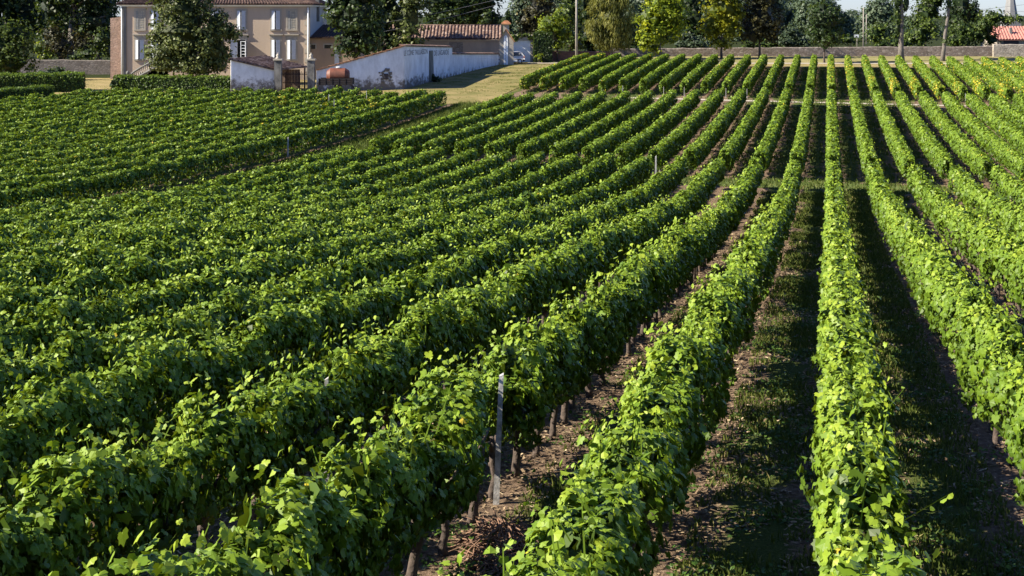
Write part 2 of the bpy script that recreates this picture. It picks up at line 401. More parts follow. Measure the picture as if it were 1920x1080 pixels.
def vine_foliage(k, y0, y1, hb=0.45, ht=1.5, hw=0.36, rough=1.0, yellow=None, seed=0, dens_mul=1.0, gap=None, airy=0.55, solid=False):
    """leaf mesh of one row from y0 to y1; clumpy around each vine, shoots sticking out at the top"""
    rng = np.random.default_rng(1000 + seed)
    pieces = []
    bands = [(-9, 24, T_LOBED, 1450, 0.089), (24, 52, T_FOLD, 900, 0.108), (52, 88, T_QUAD, 560, 0.132), (88, 400, T_QUAD, 330, 0.170)]
    seg = 1.0 / math.cos(math.atan(TA))
    nclump = int((y1 - y0) / 0.42) + 4
    clump = rng.uniform(0.66, 1.24, (nclump, 10)) ** rough
    ctint = rng.normal(0, 0.07, (nclump, 10))
    for a, b, tpl, dens, size in bands:
        a = max(a, y0); b = min(b, y1)
        if b <= a: continue
        n = int((b - a) * seg * dens * dens_mul)
        y = np.sort(rng.uniform(a, b, n))
        top = ht + rough * (smooth_rand(y, 0.62, np.random.default_rng(seed + 5), -0.34, 0.19, y0) + smooth_rand(y, 4.0, np.random.default_rng(seed + 6), -0.08, 0.08, y0))
        bot = hb + smooth_rand(y, 0.8, np.random.default_rng(seed + 7), -0.16, 0.14, y0)
        wid = hw * (1 + rough * smooth_rand(y, 1.0, np.random.default_rng(seed + 8), -0.28, 0.25, y0))
        phi = rng.uniform(0, 2 * np.pi, n)
        keep = ~((np.sin(phi) < -0.6) & (rng.random(n) < 0.55))
        cx = np.sign(np.cos(phi)) * np.abs(np.cos(phi)) ** 0.58; cz = np.sign(np.sin(phi)) * np.abs(np.sin(phi)) ** 0.58
        far_ = 1.0 if a < 24 else (0.7 if a < 52 else 0.5)             # farther rows read as smoother ridges
        top = ht + (top - ht) * (far_ ** 1.0); wid = hw + (wid - hw) * far_
        ci = ((y - y0) / 0.42).astype(int); cj = (phi / (2 * np.pi) * 10).astype(int) % 10
        r = np.minimum(np.where(rng.random(n) < 0.78, 1 - np.abs(rng.normal(0, 0.10, n)), rng.uniform(0.25, 1, n)) * clump[ci, cj] ** far_, 1.0 + 0.22 * rough * far_)
        hc = (top + bot) / 2; hh = (top - bot) / 2
        ox = cx * wid * r * (0.92 + 0.16 * (cz < 0.3)); oz = hc + cz * hh * np.minimum(r, 1.12)
        # shoots: short strings of pale leaves poking out of the top and the sides
        sh = rng.random(n) < (0.07 if a < 30 else 0.03) * rough
        oz = np.where(sh & (cz > 0.2), top + rng.uniform(-0.05, 0.26, n) * rough, oz)
        ox = np.where(sh & (cz <= 0.2), ox * rng.uniform(1.0, 1.3, n), ox)
        # snap shoot leaves into a few stalks
        ys = np.where(sh, np.round(y / 0.31) * 0.31 + 0.05 * rng.normal(size=n), y)
        x = row_x(k, ys) + ox; z = gz(row_x(k, ys), ys) + oz
        pos = np.stack([x, ys, z], 1)
        nr = np.stack([np.cos(phi) * 1.15, 0.0 * cx, np.sin(phi) * 0.8 + 0.28], 1) + rng.normal(0, 0.5, (n, 3))
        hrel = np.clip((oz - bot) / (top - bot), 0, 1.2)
        tint = 0.27 + 0.33 * hrel + ctint[ci, cj] + rng.normal(0, 0.07, n) + 0.10 * sh  # paler young top leaves, exaggerated to put sunlit crests into the colour
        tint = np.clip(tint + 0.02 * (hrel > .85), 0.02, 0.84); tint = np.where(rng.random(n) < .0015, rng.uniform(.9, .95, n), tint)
        if yellow is not None:
            py = yellow(ys); tint = np.where(rng.random(n) < py, rng.uniform(0.88, 1.0, n), tint)
        if gap is not None:
            gx, gy = gap
            keep &= ~((y > gy - 2.0) & (y < gy + 0.15) & (x > gx - 0.09) & (x < gx + 0.6)) & ~((np.abs(y - gy - 0.3) < 0.3) & (ox > -0.1))
        keep &= ~((hrel < 0.6) & (rng.random(n) > airy + (1 - airy) * smooth_rand(y, 0.55, np.random.default_rng(seed + 9), 0 if solid else -.45, 1.5 if solid else 1.05, y0)))
        sz = size * np.clip(rng.normal(1, 0.28, n), 0.45, 1.6) * np.where(sh, 0.72, 1)
        pieces.append(scatter(pos[keep], nr[keep], sz[keep], tint[keep], tpl, 0.8, rng))
    # bare tips of canes standing above the leaves
    ya = max(y0, 7); yb = min(y1, 40)
    if yb - ya > 1:
        n = int((yb - ya) * 3.5); y = rng.uniform(ya, yb, n); x = row_x(k, y) + np.clip(rng.normal(0, hw * .4, n), -hw * .8, hw * .8)
        z = gz(x, y) + ht - .25; h = rng.uniform(.2, .44, n) * rough; lx = rng.normal(0, .12, (n, 2)); w = .006 + .0001 * y
        b0 = np.stack([x - w, y, z], 1); b1 = np.stack([x + w, y, z], 1); t1 = np.stack([x + lx[:, 0] + w * .5, y + lx[:, 1], z + h], 1); t0 = np.stack([x + lx[:, 0] - w * .5, y + lx[:, 1], z + h], 1)
        pieces.append((np.stack([b0, b1, t1, t0], 1).reshape(-1, 3), np.arange(n * 4).reshape(n, 4), np.full(n * 4, .6)))
        for f_ in (.55, .8, 1.0):
            p = np.stack([x + lx[:, 0] * f_, y + lx[:, 1] * f_, z + h * f_], 1) + rng.normal(0, .02, (n, 3))
            pieces.append(scatter(p, rng.normal(0, .6, (n, 3)) + np.array([-.2, 0, .8]), rng.uniform(.04, .085, n), rng.uniform(.6, .84, n), T_FOLD, .5, rng))
    # big inner leaves added to block light, tinted dark for the shade inside
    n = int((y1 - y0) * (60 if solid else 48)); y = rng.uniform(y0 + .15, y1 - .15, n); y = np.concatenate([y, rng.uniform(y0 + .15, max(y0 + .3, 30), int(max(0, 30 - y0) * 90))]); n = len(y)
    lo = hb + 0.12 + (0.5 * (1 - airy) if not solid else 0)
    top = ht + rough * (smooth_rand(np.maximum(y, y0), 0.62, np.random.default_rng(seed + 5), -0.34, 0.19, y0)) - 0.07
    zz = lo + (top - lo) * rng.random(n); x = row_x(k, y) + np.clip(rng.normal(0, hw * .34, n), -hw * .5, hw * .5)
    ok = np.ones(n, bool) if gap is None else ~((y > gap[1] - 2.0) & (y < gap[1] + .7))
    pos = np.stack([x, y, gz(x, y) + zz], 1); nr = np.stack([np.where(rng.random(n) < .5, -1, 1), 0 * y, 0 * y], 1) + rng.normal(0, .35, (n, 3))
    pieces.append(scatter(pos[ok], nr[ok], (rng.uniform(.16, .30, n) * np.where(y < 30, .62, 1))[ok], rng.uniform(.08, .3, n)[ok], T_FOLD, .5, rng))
    return np_mesh('foliage', pieces)

ORD = ['', 'first', 'second', 'third', 'fourth', 'fifth', 'sixth', 'seventh', 'eighth', 'ninth', 'tenth', 'eleventh', 'twelfth', 'thirteenth', 'fourteenth',
       'fifteenth', 'sixteenth', 'seventeenth', 'eighteenth', 'nineteenth', 'twentieth', 'twenty-first', 'twenty-second', 'twenty-third', 'twenty-fourth',
       'twenty-fifth', 'twenty-sixth', 'twenty-seventh']
def side_label(k, base, tail):
    if k == 0: return f'{base} running straight away from the viewer, {tail}'
    return f'{ORD[abs(k)]} {base} {"left" if k < 0 else "right"} of the dead straight one, {tail}'

def near_start(k):
    kk = k + K0
    if kk < 0: s = 5334 * abs(kk) / 1654 * 0.88
    else: s = 5334 * kk / 446 * 0.85
    return max(7.0, s - 0.5)
TRUNK_PROTO = []
def trunk_mesh(seed):
    rng = random.Random(seed); m = MB()
    pts = []; x = y = 0
    for i in range(6):
        h = -0.08 + i * 0.16
        pts.append((x, y, h)); x += rng.uniform(-0.035, 0.035); y += rng.uniform(-0.05, 0.05)
    m.tube(pts, [0.06, 0.048, 0.042, 0.04, 0.043, 0.03], 8)
    for sgn in (-1, 1):
        p = Vector(pts[4]); q = p + Vector((rng.uniform(-.04, .04), sgn * 0.2, 0.14)); r_ = q + Vector((0, sgn * 0.28, 0.06))
        m.tube([p, q, r_], [0.035, 0.022, 0.014], 6)
    for j in range(3):
        i = rng.randint(1, 3); a = rng.uniform(0, 6.28); p = Vector(pts[i]); m.lathe(p + Vector((0.025 * math.cos(a), 0.025 * math.sin(a), 0)), [(0.012, -0.03), (0.035, -0.01), (0.034, 0.02), (0.01, 0.035)], 7)
    return m
_tm = []
for i in range(5):
    o = trunk_mesh(i).build('trunk', BARK); _tm.append(o.data); bpy.data.objects.remove(o)

POST = (row_x(-2, 15.55) + 0.10, 15.55)
def build_rows():
    for k in range(-14, 6):                                # near plot
        y0 = near_start(k); y1 = alleyY(k) - 1.6
        if y1 - y0 < 3: continue
        root = empty('vine_row', (row_x(k, y0), y0, g1(row_x(k, y0), y0)))
        if k == 0: lab = 'dead straight vine row running directly away from the viewer, near plot'
        else: lab = side_label(k, 'vine row', 'near plot below the grass strip')
        if k == -2: lab = 'vine row with the tall bare wooden post standing in it, near plot'
        tag(root, lab, 'vine row', 'vine rows of the near plot')
        link('foliage', vine_foliage(k if k > -14 else -13.85, y0, y1, 0.54 if -4 <= k <= -2 else 0.42, 1.52, 0.35 if k > -4 else 0.30, (0.95 if k > -2 else 1.05) if k > -4 else 0.85, seed=100 + k * 7, airy=0.20 if k >= -1 else 0.72, solid=k <= -2, gap=(POST[0], POST[1]) if k == -2 else None), VINE, root)
        if -5 <= k <= 2:
            rng = random.Random(k); y = y0 + 0.4; ymax = min(y1, y0 + 40, 50); n = 0
            while y < ymax and n < 60:
                x = row_x(k, y) + rng.uniform(-0.05, 0.05)
                t = bpy.data.objects.new('trunk', rng.choice(_tm)); COL.objects.link(t); t.parent = root
                t.matrix_parent_inverse = Matrix.Translation(root.location).inverted()
                t.location = (x, y, g1(x, y)); t.rotation_euler = (rng.uniform(-.08, .08), rng.uniform(-.08, .08), -math.atan(TA) + rng.choice((0, math.pi)))
                s = rng.uniform(0.85, 1.15); t.scale = (s, s, s)
                y += rng.uniform(0.95, 1.1); n += 1
    for k in range(-14, 11):                               # middle plot
        y0 = max(alleyY(k) + 2.2, 5334 * max(k + K0, 0) / 446 * 0.9); y1 = upper0(k) - 5.0 - 0.9 * max(0, -k - 3)
        if y1 - y0 < 4: continue
        o = link('vine_row', vine_foliage(k if k > -14 else -13.85, y0, y1, 0.36, 1.52, 0.37 if k > -8 else .32, 0.6, seed=500 + k * 7, airy=.65, solid=k < -1), VINE)
        tag(o, side_label(k, 'vine row', 'plot between path and grass strip'), 'vine row', 'vine rows of the middle plot')
    for k in range(-15, 14):                               # far plot, neatly trimmed
        y0 = max(upper0(k), 5334 * max(k + K0, 0) / 446 * 0.95); y1 = upper1(k)
        if y1 - y0 < 3: continue
        if 2 <= k <= 8:
            c = upper0(k) + 3 + (k * 37 % 5); yl = lambda y, c=c: 0.40 * np.exp(-((y - c) / 2.2) ** 2) + 0.03
        elif k >= 9: yl = lambda y: 0.10 + 0 * y
        elif k in (0, 1): yl = lambda y: 0.07 + 0.2 * np.exp(-((y - 150) / 4) ** 2)
        elif k in (-15, -14): yl = lambda y: 0.10 + 0 * y
        else: yl = lambda y: 0.02 + 0 * y
        o = link('vine_row', vine_foliage(k, y0, y1, 0.26, 1.50, 0.36, 0.4, yl, seed=900 + k * 7, airy=.65, solid=k < -1), VINE)
        tag(o, side_label(k, 'trimmed vine row', 'far plot beyond the path'), 'vine row', 'vine rows of the far plot')
    for k in range(-17, -44, -1):                          # block before the house
        kq = k - 0.15
        y0 = 5334 * abs(k + K0) / 1654 * 0.93; y1 = left_end(k) - (0.9 if k % 2 else 0) - random.uniform(0, 1.2)
        if y1 - y0 < 3: continue
        yl = (lambda y, k=k: 0.01 + 0.35 * np.exp(-((y - (112 + (k * 13) % 9)) / 1.0) ** 2)) if -24 <= k <= -18 else None
        o = link('vine_row', vine_foliage(kq, y0, y1, 0.28, 1.53, 0.31, 0.85, yl, seed=1500 + k * 7, dens_mul=1.1), VINE)
        tag(o, f'{ORD[-16 - k]} vine row left of the grassy track, in the block before the house', 'vine row', 'vine rows before the house')
build_rows()

# trellis posts
STAKE = plain('pale_stake', (0.42, 0.41, 0.39), 0.8, var=0.15)
def post(k, y, h, r, label, name='trellis_post', lean=(0, 0), m_=None):
    x = row_x(k, y) + 0.10; z = g1(x, y)
    m = MB(); q = r * 0.7
    m.hexa([(x - r, y - r, z - .3), (x + r, y - r, z - .3), (x + r, y + r, z - .3), (x - r, y + r, z - .3),
            (x - q + lean[0], y - q, z + h), (x + q + lean[0], y - q, z + h + .02), (x + q + lean[0], y + q, z + h + .03), (x - q + lean[0], y + q, z + h)])
    o = m.build(name, m_ or POSTM); tag(o, label, 'post', 'trellis posts among the vines'); return o
post(-2, 15.55, 1.42, 0.036, 'tall bare grey wooden post at the lower centre, between two leafy vines', lean=(0.07, 0))
post(-3, 16.0, 1.30, 0.03, 'short grey post top in the next row left of the tall bare post')
post(-3, 32.5, 1.5, 0.045, 'slim pale post poking out of the leaves beyond the tall bare post')
post(-5, 79.4, 1.1, 0.05, 'pale post where the fifth row restarts beyond the grass strip')
post(-5, 81.2, 1.25, 0.03, 'thin metal post just beyond the pale post at the grass strip')
post(-17, 88.5, 1.35, 0.05, 'white post on the edge of the grassy track, against the dark end row')
for k_, y_, w_ in ((-20, 114, 'lower'), (-21, 118.5, 'middle'), (-20, 122, 'upper')): post(k_, y_, 1.75, .035, f'{w_} of three thin white posts in the vines before the trailer')
for k_ in (-10, -8, -7, -5, -4, 3, 4, 6):
    post(k_, upper0(k_) - 0.35, 0.9, .024, (f'thin white stake ending the {ORD[abs(k_)]} trimmed row {"left" if k_ < 0 else "right"} of the straight one' if k_ else 'thin white stake ending the straight trimmed row'), 'row_end_stake', m_=STAKE)

# ------------------------------------------------------------------ building materials
PLASTER = stucco('beige_render', (0.50, 0.40, 0.31), (0.33, 0.265, 0.21), amt=0.5, scale=0.35)
WHITEW = stucco('old_whitewash', (0.86, 0.88, 0.94), (0.36, 0.36, 0.40), -7.7, -5.5, 0.6, 0.9, (0.15, 0.135, 0.125))
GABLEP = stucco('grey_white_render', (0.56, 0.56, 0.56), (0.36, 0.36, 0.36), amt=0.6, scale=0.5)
OUTP = stucco('brown_grey_render', (0.36, 0.29, 0.22), (0.20, 0.16, 0.13), amt=0.8, scale=0.45)
ANNEXP = stucco('ochre_render', (0.38, 0.28, 0.205), (0.22, 0.17, 0.135), amt=0.7, scale=0.5)
STONE = stucco('cut_stone', (0.42, 0.38, 0.32), (0.25, 0.23, 0.20), amt=0.7, scale=1.2)
GREYST = stucco('grey_stone', (0.22, 0.22, 0.21), (0.10, 0.10, 0.095), amt=0.8, scale=1.5)
BRICK = rubble('worn_brick', [(0.38, 0.27, 0.21), (0.43, 0.31, 0.25), (0.36, 0.25, 0.20), (0.46, 0.34, 0.28)], 3.5, 0.4)
RUBBLE = rubble('field_stone', [(0.14, 0.115, 0.10), (0.25, 0.21, 0.185), (0.19, 0.155, 0.14), (0.34, 0.295, 0.265), (0.16, 0.14, 0.125)], 2.6, 0.6)
PALEST = rubble('pale_stone', [(0.36, 0.32, 0.27), (0.48, 0.43, 0.36), (0.40, 0.35, 0.30)], 2.4, 0.5)
DARKST = rubble('dull_stone', [(0.14, 0.125, 0.115), (0.21, 0.19, 0.17), (0.17, 0.15, 0.135)], 2.4, 0.6)
TILE = tile_mat('clay_tiles', [(0.026, 0.018, 0.018), (0.045, 0.029, 0.027), (0.062, 0.038, 0.033), (0.10, 0.068, 0.056)])
OLDTILE = tile_mat('weathered_tiles', [(0.05, 0.032, 0.028), (0.10, 0.062, 0.05), (0.16, 0.105, 0.085), (0.28, 0.21, 0.17)])
REDTILE = plain('red_tiles', (0.36, 0.15, 0.12), 0.85, var=0.25, scale=2)
EDGETILE = plain('edge_tiles', (0.50, 0.24, 0.12), 0.9, var=0.5, scale=3)
WHITEP = plain('white_paint', (0.78, 0.80, 0.82), 0.55, var=0.08)
SHUT = plain('shutter_paint', (0.46, 0.50, 0.58), 0.55, var=0.08)
GLASS = plain('dark_glass', (0.012, 0.014, 0.017), 0.08, var=0.1)
BLIND = plain('blind_window', (0.38, 0.34, 0.27), 0.8, var=0.25, scale=4)
LATT = plain('lattice_lines', (0.24, 0.24, 0.23), 0.8, var=0.2)
WOODD = plain('old_planks', (0.13, 0.085, 0.065), 0.9, var=0.45, scale=6, bmp=0.4)
WOODL = plain('pale_planks', (0.22, 0.16, 0.13), 0.9, var=0.4, scale=6, bmp=0.4)
IRON = plain('dark_iron', (0.05, 0.04, 0.045), 0.6, 0.4, 0.3, 8)
RUST = plain('rusty_iron', (0.018, 0.014, 0.016), 0.85, 0.2, 0.5, 5)
TANKP = plain('orange_tank_paint', (0.125, 0.037, 0.017), 0.6, 0.0, 0.3, 2.2)
RUBBER = plain('tyre_rubber', (0.02, 0.02, 0.02), 0.8, var=0.2)
CARP = plain('silver_car_paint', (0.66, 0.68, 0.74), 0.3, 0.0, 0.03)
CONC = plain('concrete_pole', (0.27, 0.245, 0.21), 0.9, var=0.2, scale=2)
LETTER = stucco('faded_black_letters', (0.055, 0.05, 0.06), (0.20, 0.20, 0.22), amt=0.8, scale=5)
SLATE = plain('spire_stone', (0.20, 0.20, 0.20), 0.9, var=0.2, scale=0.6)

def wave(n, amp, laps=0):
    def f(s, t):
        a = amp * abs(math.sin(math.pi * n * s))
        return a + (0.035 * ((t * laps) % 1.0) * -1 if laps else 0)
    return f
def tiled(a, b, c, d, mat, name, parent, pitch=0.32, amp=0.09):
    L = (Vector(b) - Vector(a)).length; n = max(2, int(L / pitch))
    m = MB(); m.sheet(a, b, c, d, n * 6, 14, wave(n, amp), False)
    # underside keeps the roof from being a paper sheet
    dz = Vector((0, 0, -0.12)); q = [Vector(p) + dz for p in (a, b, c, d)]
    m.quad(*q); a, b, c, d = map(Vector, (a, b, c, d)); m.quad(a, b, q[1], q[0]); m.quad(b, c, q[2], q[1]); m.quad(d, a, q[0], q[3])
    return m.build(name, mat, parent)

# ------------------------------------------------------------------ the house
def shutter(parent, hx, y, z0, z1, w, ang, side):
    """louvred leaf hinged at hx; side=+1 hinged on its left edge"""
    d = Vector((side * math.cos(ang), -math.sin(ang), 0)); n = Vector((-d.y, d.x, 0)) * (1 if side > 0 else -1) * -0.04
    o = Vector((hx, y, 0)); m = MB()
    def slab(a0, a1, za, zb, e=0.0):
        p = []
        for z in (za, zb):
            p += [tuple(o + d * a0 - n * e + Vector((0, 0, z))), tuple(o + d * a1 - n * e + Vector((0, 0, z))),
                  tuple(o + d * a1 + n * (1 + e) + Vector((0, 0, z))), tuple(o + d * a0 + n * (1 + e) + Vector((0, 0, z)))]
        m.hexa(p)
    slab(0, 0.07, z0, z1, .1); slab(w - 0.07, w, z0, z1, .1)
    for zz in (z0, (z0 + z1) / 2 - .05, z1 - 0.1): slab(0.07, w - 0.07, zz, zz + 0.1, 0.05)
    k = int((z1 - z0) / 0.09)
    slab(0.07, w - 0.07, z0 + 0.1, z1 - 0.1, -0.3)
    for i in range(k): slab(0.07, w - 0.07, z0 + i * 0.09 + 0.02, z0 + i * 0.09 + 0.06, -0.12)
    return m.build('shutter', SHUT, parent)
def frame(m, x0, x1, z0, z1, y, w, dep):
    m.box(x0 - w, x0, y - dep, y, z0, z1); m.box(x1, x1 + w, y - dep, y, z0, z1); m.box(x0 - w, x1 + w, y - dep, y, z1, z1 + w)
    return m

HY = 162.0
def build_house():
    root = empty('house', (pu(404, HY), HY, -7.5))
    tag(root, 'two storey beige manor house with white shutters and tiled hip roof', 'house')
    x0, x1 = pu(228, HY), pu(580, HY); zb = -8.2; ze = pv(12, HY); dep = 15.0
    MB().box(x0, x1, HY, HY + dep, zb, ze).build('wall', PLASTER, root)
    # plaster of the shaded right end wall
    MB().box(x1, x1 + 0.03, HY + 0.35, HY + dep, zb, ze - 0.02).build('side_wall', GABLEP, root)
    MB().box(x0 - 0.25, x1 + 0.3, HY - 0.28, HY + dep + .2, ze, ze + 0.14).box(x0 - 0.4, x1 + 0.45, HY - 0.45, HY + dep + .3, ze + 0.14, ze + 0.28).build('cornice', WHITEP, root)
    # roof: four tiled slopes
    zr = ze + 0.28; h = 3.6; o = 0.5; A = (x0 - o, HY - o, zr); B = (x1 + o, HY - o, zr); Cc = (x1 + o, HY + dep + o, zr); D = (x0 - o, HY + dep + o, zr)
    r0 = (x0 + 6.2, HY + dep / 2, zr + h); r1 = (x1 - 6.2, HY + dep / 2, zr + h)
    roof = tiled(A, B, r1, r0, TILE, 'roof', root)
    tiled(B, Cc, r1, r1, TILE, 'roof_slope', roof); tiled(D, A, r0, r0, TILE, 'roof_slope', roof); tiled(Cc, D, r0, r1, TILE, 'roof_slope', roof)
    for cx in (-36.5, -29.0):
        m = MB().box(cx - .6, cx + .6, HY + 6.9, HY + 7.9, zr + h - 1, zr + h + 1.5).box(cx - .7, cx + .7, HY + 6.8, HY + 8, zr + h + 1.5, zr + h + 1.65)
        m.build('chimney', STONE, roof)
    # corner stones
    m = MB(); m.box(x0 - 0.04, x0 + 0.55, HY - 0.10, HY + .3, zb, ze - .02); m.build('pilaster', GREYST, root)
    m = MB()
    for i in range(17):
        z = zb + i * 0.53; w = 0.55 if i % 2 else 0.32
        m.box(x1 - w, x1 + 0.03, HY - 0.06, HY + 0.34, z + 0.01, z + 0.52)
    m.build('corner_stones', STONE, root)
    m = MB(); m.tube([(x1 - 0.12, HY - 0.17, ze - .1), (x1 - 0.12, HY - 0.17, zb)], 0.07, 8); m.build('downpipe', WHITEP, root)
    m = MB(); m.tube([(x0 + 0.06, HY - 0.2, ze - .1), (x0 + 0.06, HY - 0.2, zb)], 0.06, 8); m.build('downpipe', WHITEP, root)
    # windows
    W2 = 0.46
    for u, blind in ((262.5, True), (291, False), (355, False), (404, False), (453, False), (517.5, False), (547, True)):
        cx = pu(u, HY)
        for up in (True, False):
            zt = pv(20 if up else 75, HY); z0 = pv(55 if up else 111, HY)
            if not up and u == 404: z0 = pv(118, HY)
            m = MB(); frame(m, cx - W2, cx + W2, z0, zt, HY, 0.2, 0.07)
            w = m.build('window', STONE, root)
            MB().box(cx - W2 - .22, cx + W2 + .22, HY - 0.16, HY, z0 - 0.16, z0 - 0.002).build('sill', STONE, w)
            if up and blind:
                MB().box(cx - W2 + .003, cx + W2 - .003, HY - 0.03, HY, z0 + .003, zt - .003).build('blind_panel', BLIND, w)
                m = MB(); H_ = zt - z0
                for i in range(1, 8): m.box(cx - W2 + .01, cx + W2 - .01, HY - 0.05, HY - .031, z0 + H_ * i / 8 - .025, z0 + H_ * i / 8 + .025)
                for xx in (-0.28, 0.02, 0.3): m.box(cx + xx - .025, cx + xx + .025, HY - 0.055, HY - .0512, z0 + .01, zt - .01)
                m.box(cx - W2 + .01, cx - 0.16, HY - .06, HY - .056, z0 + .02, zt - .02)
                m.build('lattice', LATT, w)
            else:
                MB().box(cx - W2 + .003, cx + W2 - .003, HY - 0.02, HY, z0 + .003, zt - .003).build('pane', GLASS, w)
                if u == 453 and not up:                      # shutters folded open, glazed door ajar
                    shutter(w, cx - W2 - .02, HY - 0.08, z0, zt, 0.8, R(168), 1); shutter(w, cx + W2 + .02, HY - 0.08, z0, zt, 0.8, R(100), -1)
                    m = MB(); frame(m, cx - .05, cx + .40, z0 + .05, zt - .2, HY - .03, .06, .04)
                    for i in range(5): m.box(cx - .05, cx + .40, HY - .06, HY - .03, z0 + .2 + i * .34, z0 + .25 + i * .34)
                    m.build('casement', WHITEP, w)
                else:
                    a1, a2 = (R(24), R(20)) if up else (R(30), R(22))
                    shutter(w, cx - W2 + .01, HY - 0.08, z0 + .01, zt - .01, 0.38, a1, 1); shutter(w, cx + W2 - .01, HY - 0.08, z0 + .01, zt - .01, 0.45, a2, -1)
            if not up:
                MB().box(cx - W2 - .35, cx + W2 + .35, HY - 0.24, HY, pv(66, HY), pv(63.8, HY)).box(cx - W2 - .25, cx + W2 + .25, HY - .08, HY, pv(74, HY) + .16, pv(66, HY) - .003).build('window_hood', STONE, w)
    m = MB(); fx = pu(595, 168.0); m.box(fx - .22, fx + .22, 168 - .25, 168.3, -.9, 3.4); m.box(fx - .3, fx + .3, 167.7, 168.4, 3.4, 3.6); m.build('flue', GREYST, root)
    # lower brick block against the left end
    bx0, bx1 = pu(207, HY + 2), x0 - 0.01
    m = MB(); m.hexa([(bx0, HY + 2, zb), (bx1, HY + 2, zb), (bx1, HY + 10, zb), (bx0, HY + 10, zb),
                     (bx0, HY + 2, pv(34, HY + 2)), (bx1, HY + 2, pv(30, HY + 2)), (bx1, HY + 10, pv(30, HY + 2)), (bx0, HY + 10, pv(34, HY + 2))])
    m.build('brick_lean_to', BRICK, root)
    # annex on the right
    ax0, ax1 = x1 + 0.04, pu(668, HY + .6); az = pv(70, HY)
    m = MB(); m.hexa([(ax0, HY + .6, zb), (ax1, HY + .6, zb), (ax1, HY + 11, zb), (ax0, HY + 11, zb),
                      (ax0, HY + .6, az - .1), (ax1, HY + .6, az - .1), (ax1, HY + 11, -1.6), (ax0, HY + 11, -1.6)])
    an = m.build('annex', ANNEXP, root)
    tiled((ax0 + .02, HY + .1, az), (ax1 + .3, HY + .1, az), (ax1 + .3, HY + 11, -1.35), (ax0 + .02, HY + 11, -1.35), TILE, 'annex_roof', root)
    for ua, ub, va, vb in ((582, 590, 84, 92), (607, 620.5, 84, 91)):
        m = MB(); frame(m, pu(ua, HY), pu(ub, HY), pv(vb, HY), pv(va, HY), HY + .6, .12, .05); w = m.build('annex_window', STONE, an)
        MB().box(pu(ua, HY), pu(ub, HY), HY + .575, HY + .6, pv(vb, HY), pv(va, HY)).build('pane', GLASS, w)
    m = MB(); frame(m, pu(628, HY), pu(633, HY), -7.5, pv(91, HY), HY + .6, .1, .06); m.box(pu(628, HY), pu(633, HY), HY + .55, HY + .6, -7.5, pv(91, HY)); m.build('glazed_door', SHUT, an)
build_house()

# stone stairs with balusters before the left end of the house
def build_stairs():
    Y0 = 157.5; root = empty('stone_staircase', (pu(265, Y0), Y0, -7.5))
    tag(root, 'grey stone staircase with curved balustrade at the left end of the house front', 'staircase')
    m = MB()
    for i in range(13):
        x = pu(246, Y0) + i * 0.26
        m.box(x, x + 3.6 - i * .26, Y0 + .3, Y0 + 2.0, -7.6, -7.45 + i * 0.165)
    m.build('steps', GREYST, root)
    for yy, u0, u1, va, vb in ((Y0, 243, 292, 142, 112), (Y0 + 2.2, 268, 300, 143, 117)):
        m = MB(); top = []
        for i in range(11):
            t = i / 10; u = u0 + (u1 - u0) * t; v = va + (vb - va) * (t ** 0.8)
            top.append(Vector((pu(u, yy), yy, pv(v, yy))))
        m.tube(top, 0.11, 6); rail = m.build('handrail', GREYST, root)
        m = MB(); m.tube([p + Vector((0, 0, -.86)) for p in top], 0.12, 6); m.build('plinth', GREYST, root)
        for i in range(14):
            t = (i + .5) / 14 * 10; j = int(t); p = top[j].lerp(top[min(j + 1, 10)], t - j)
            m = MB(); m.lathe(p + Vector((0, 0, -.8)), [(0.06, 0), (0.04, .08), (0.085, .3), (0.04, .52), (0.06, .72)], 7); m.build('baluster', STONE, root)
        m = MB(); x = top[0].x - .2; m.box(x - .16, x + .16, yy - .16, yy + .16, -7.6, top[0].z + .1); m.lathe((x, yy, top[0].z + .1), [(.1, 0), (.2, .15), (.2, .3), (.05, .45)], 8); m.build('newel_post', GREYST, root)
build_stairs()

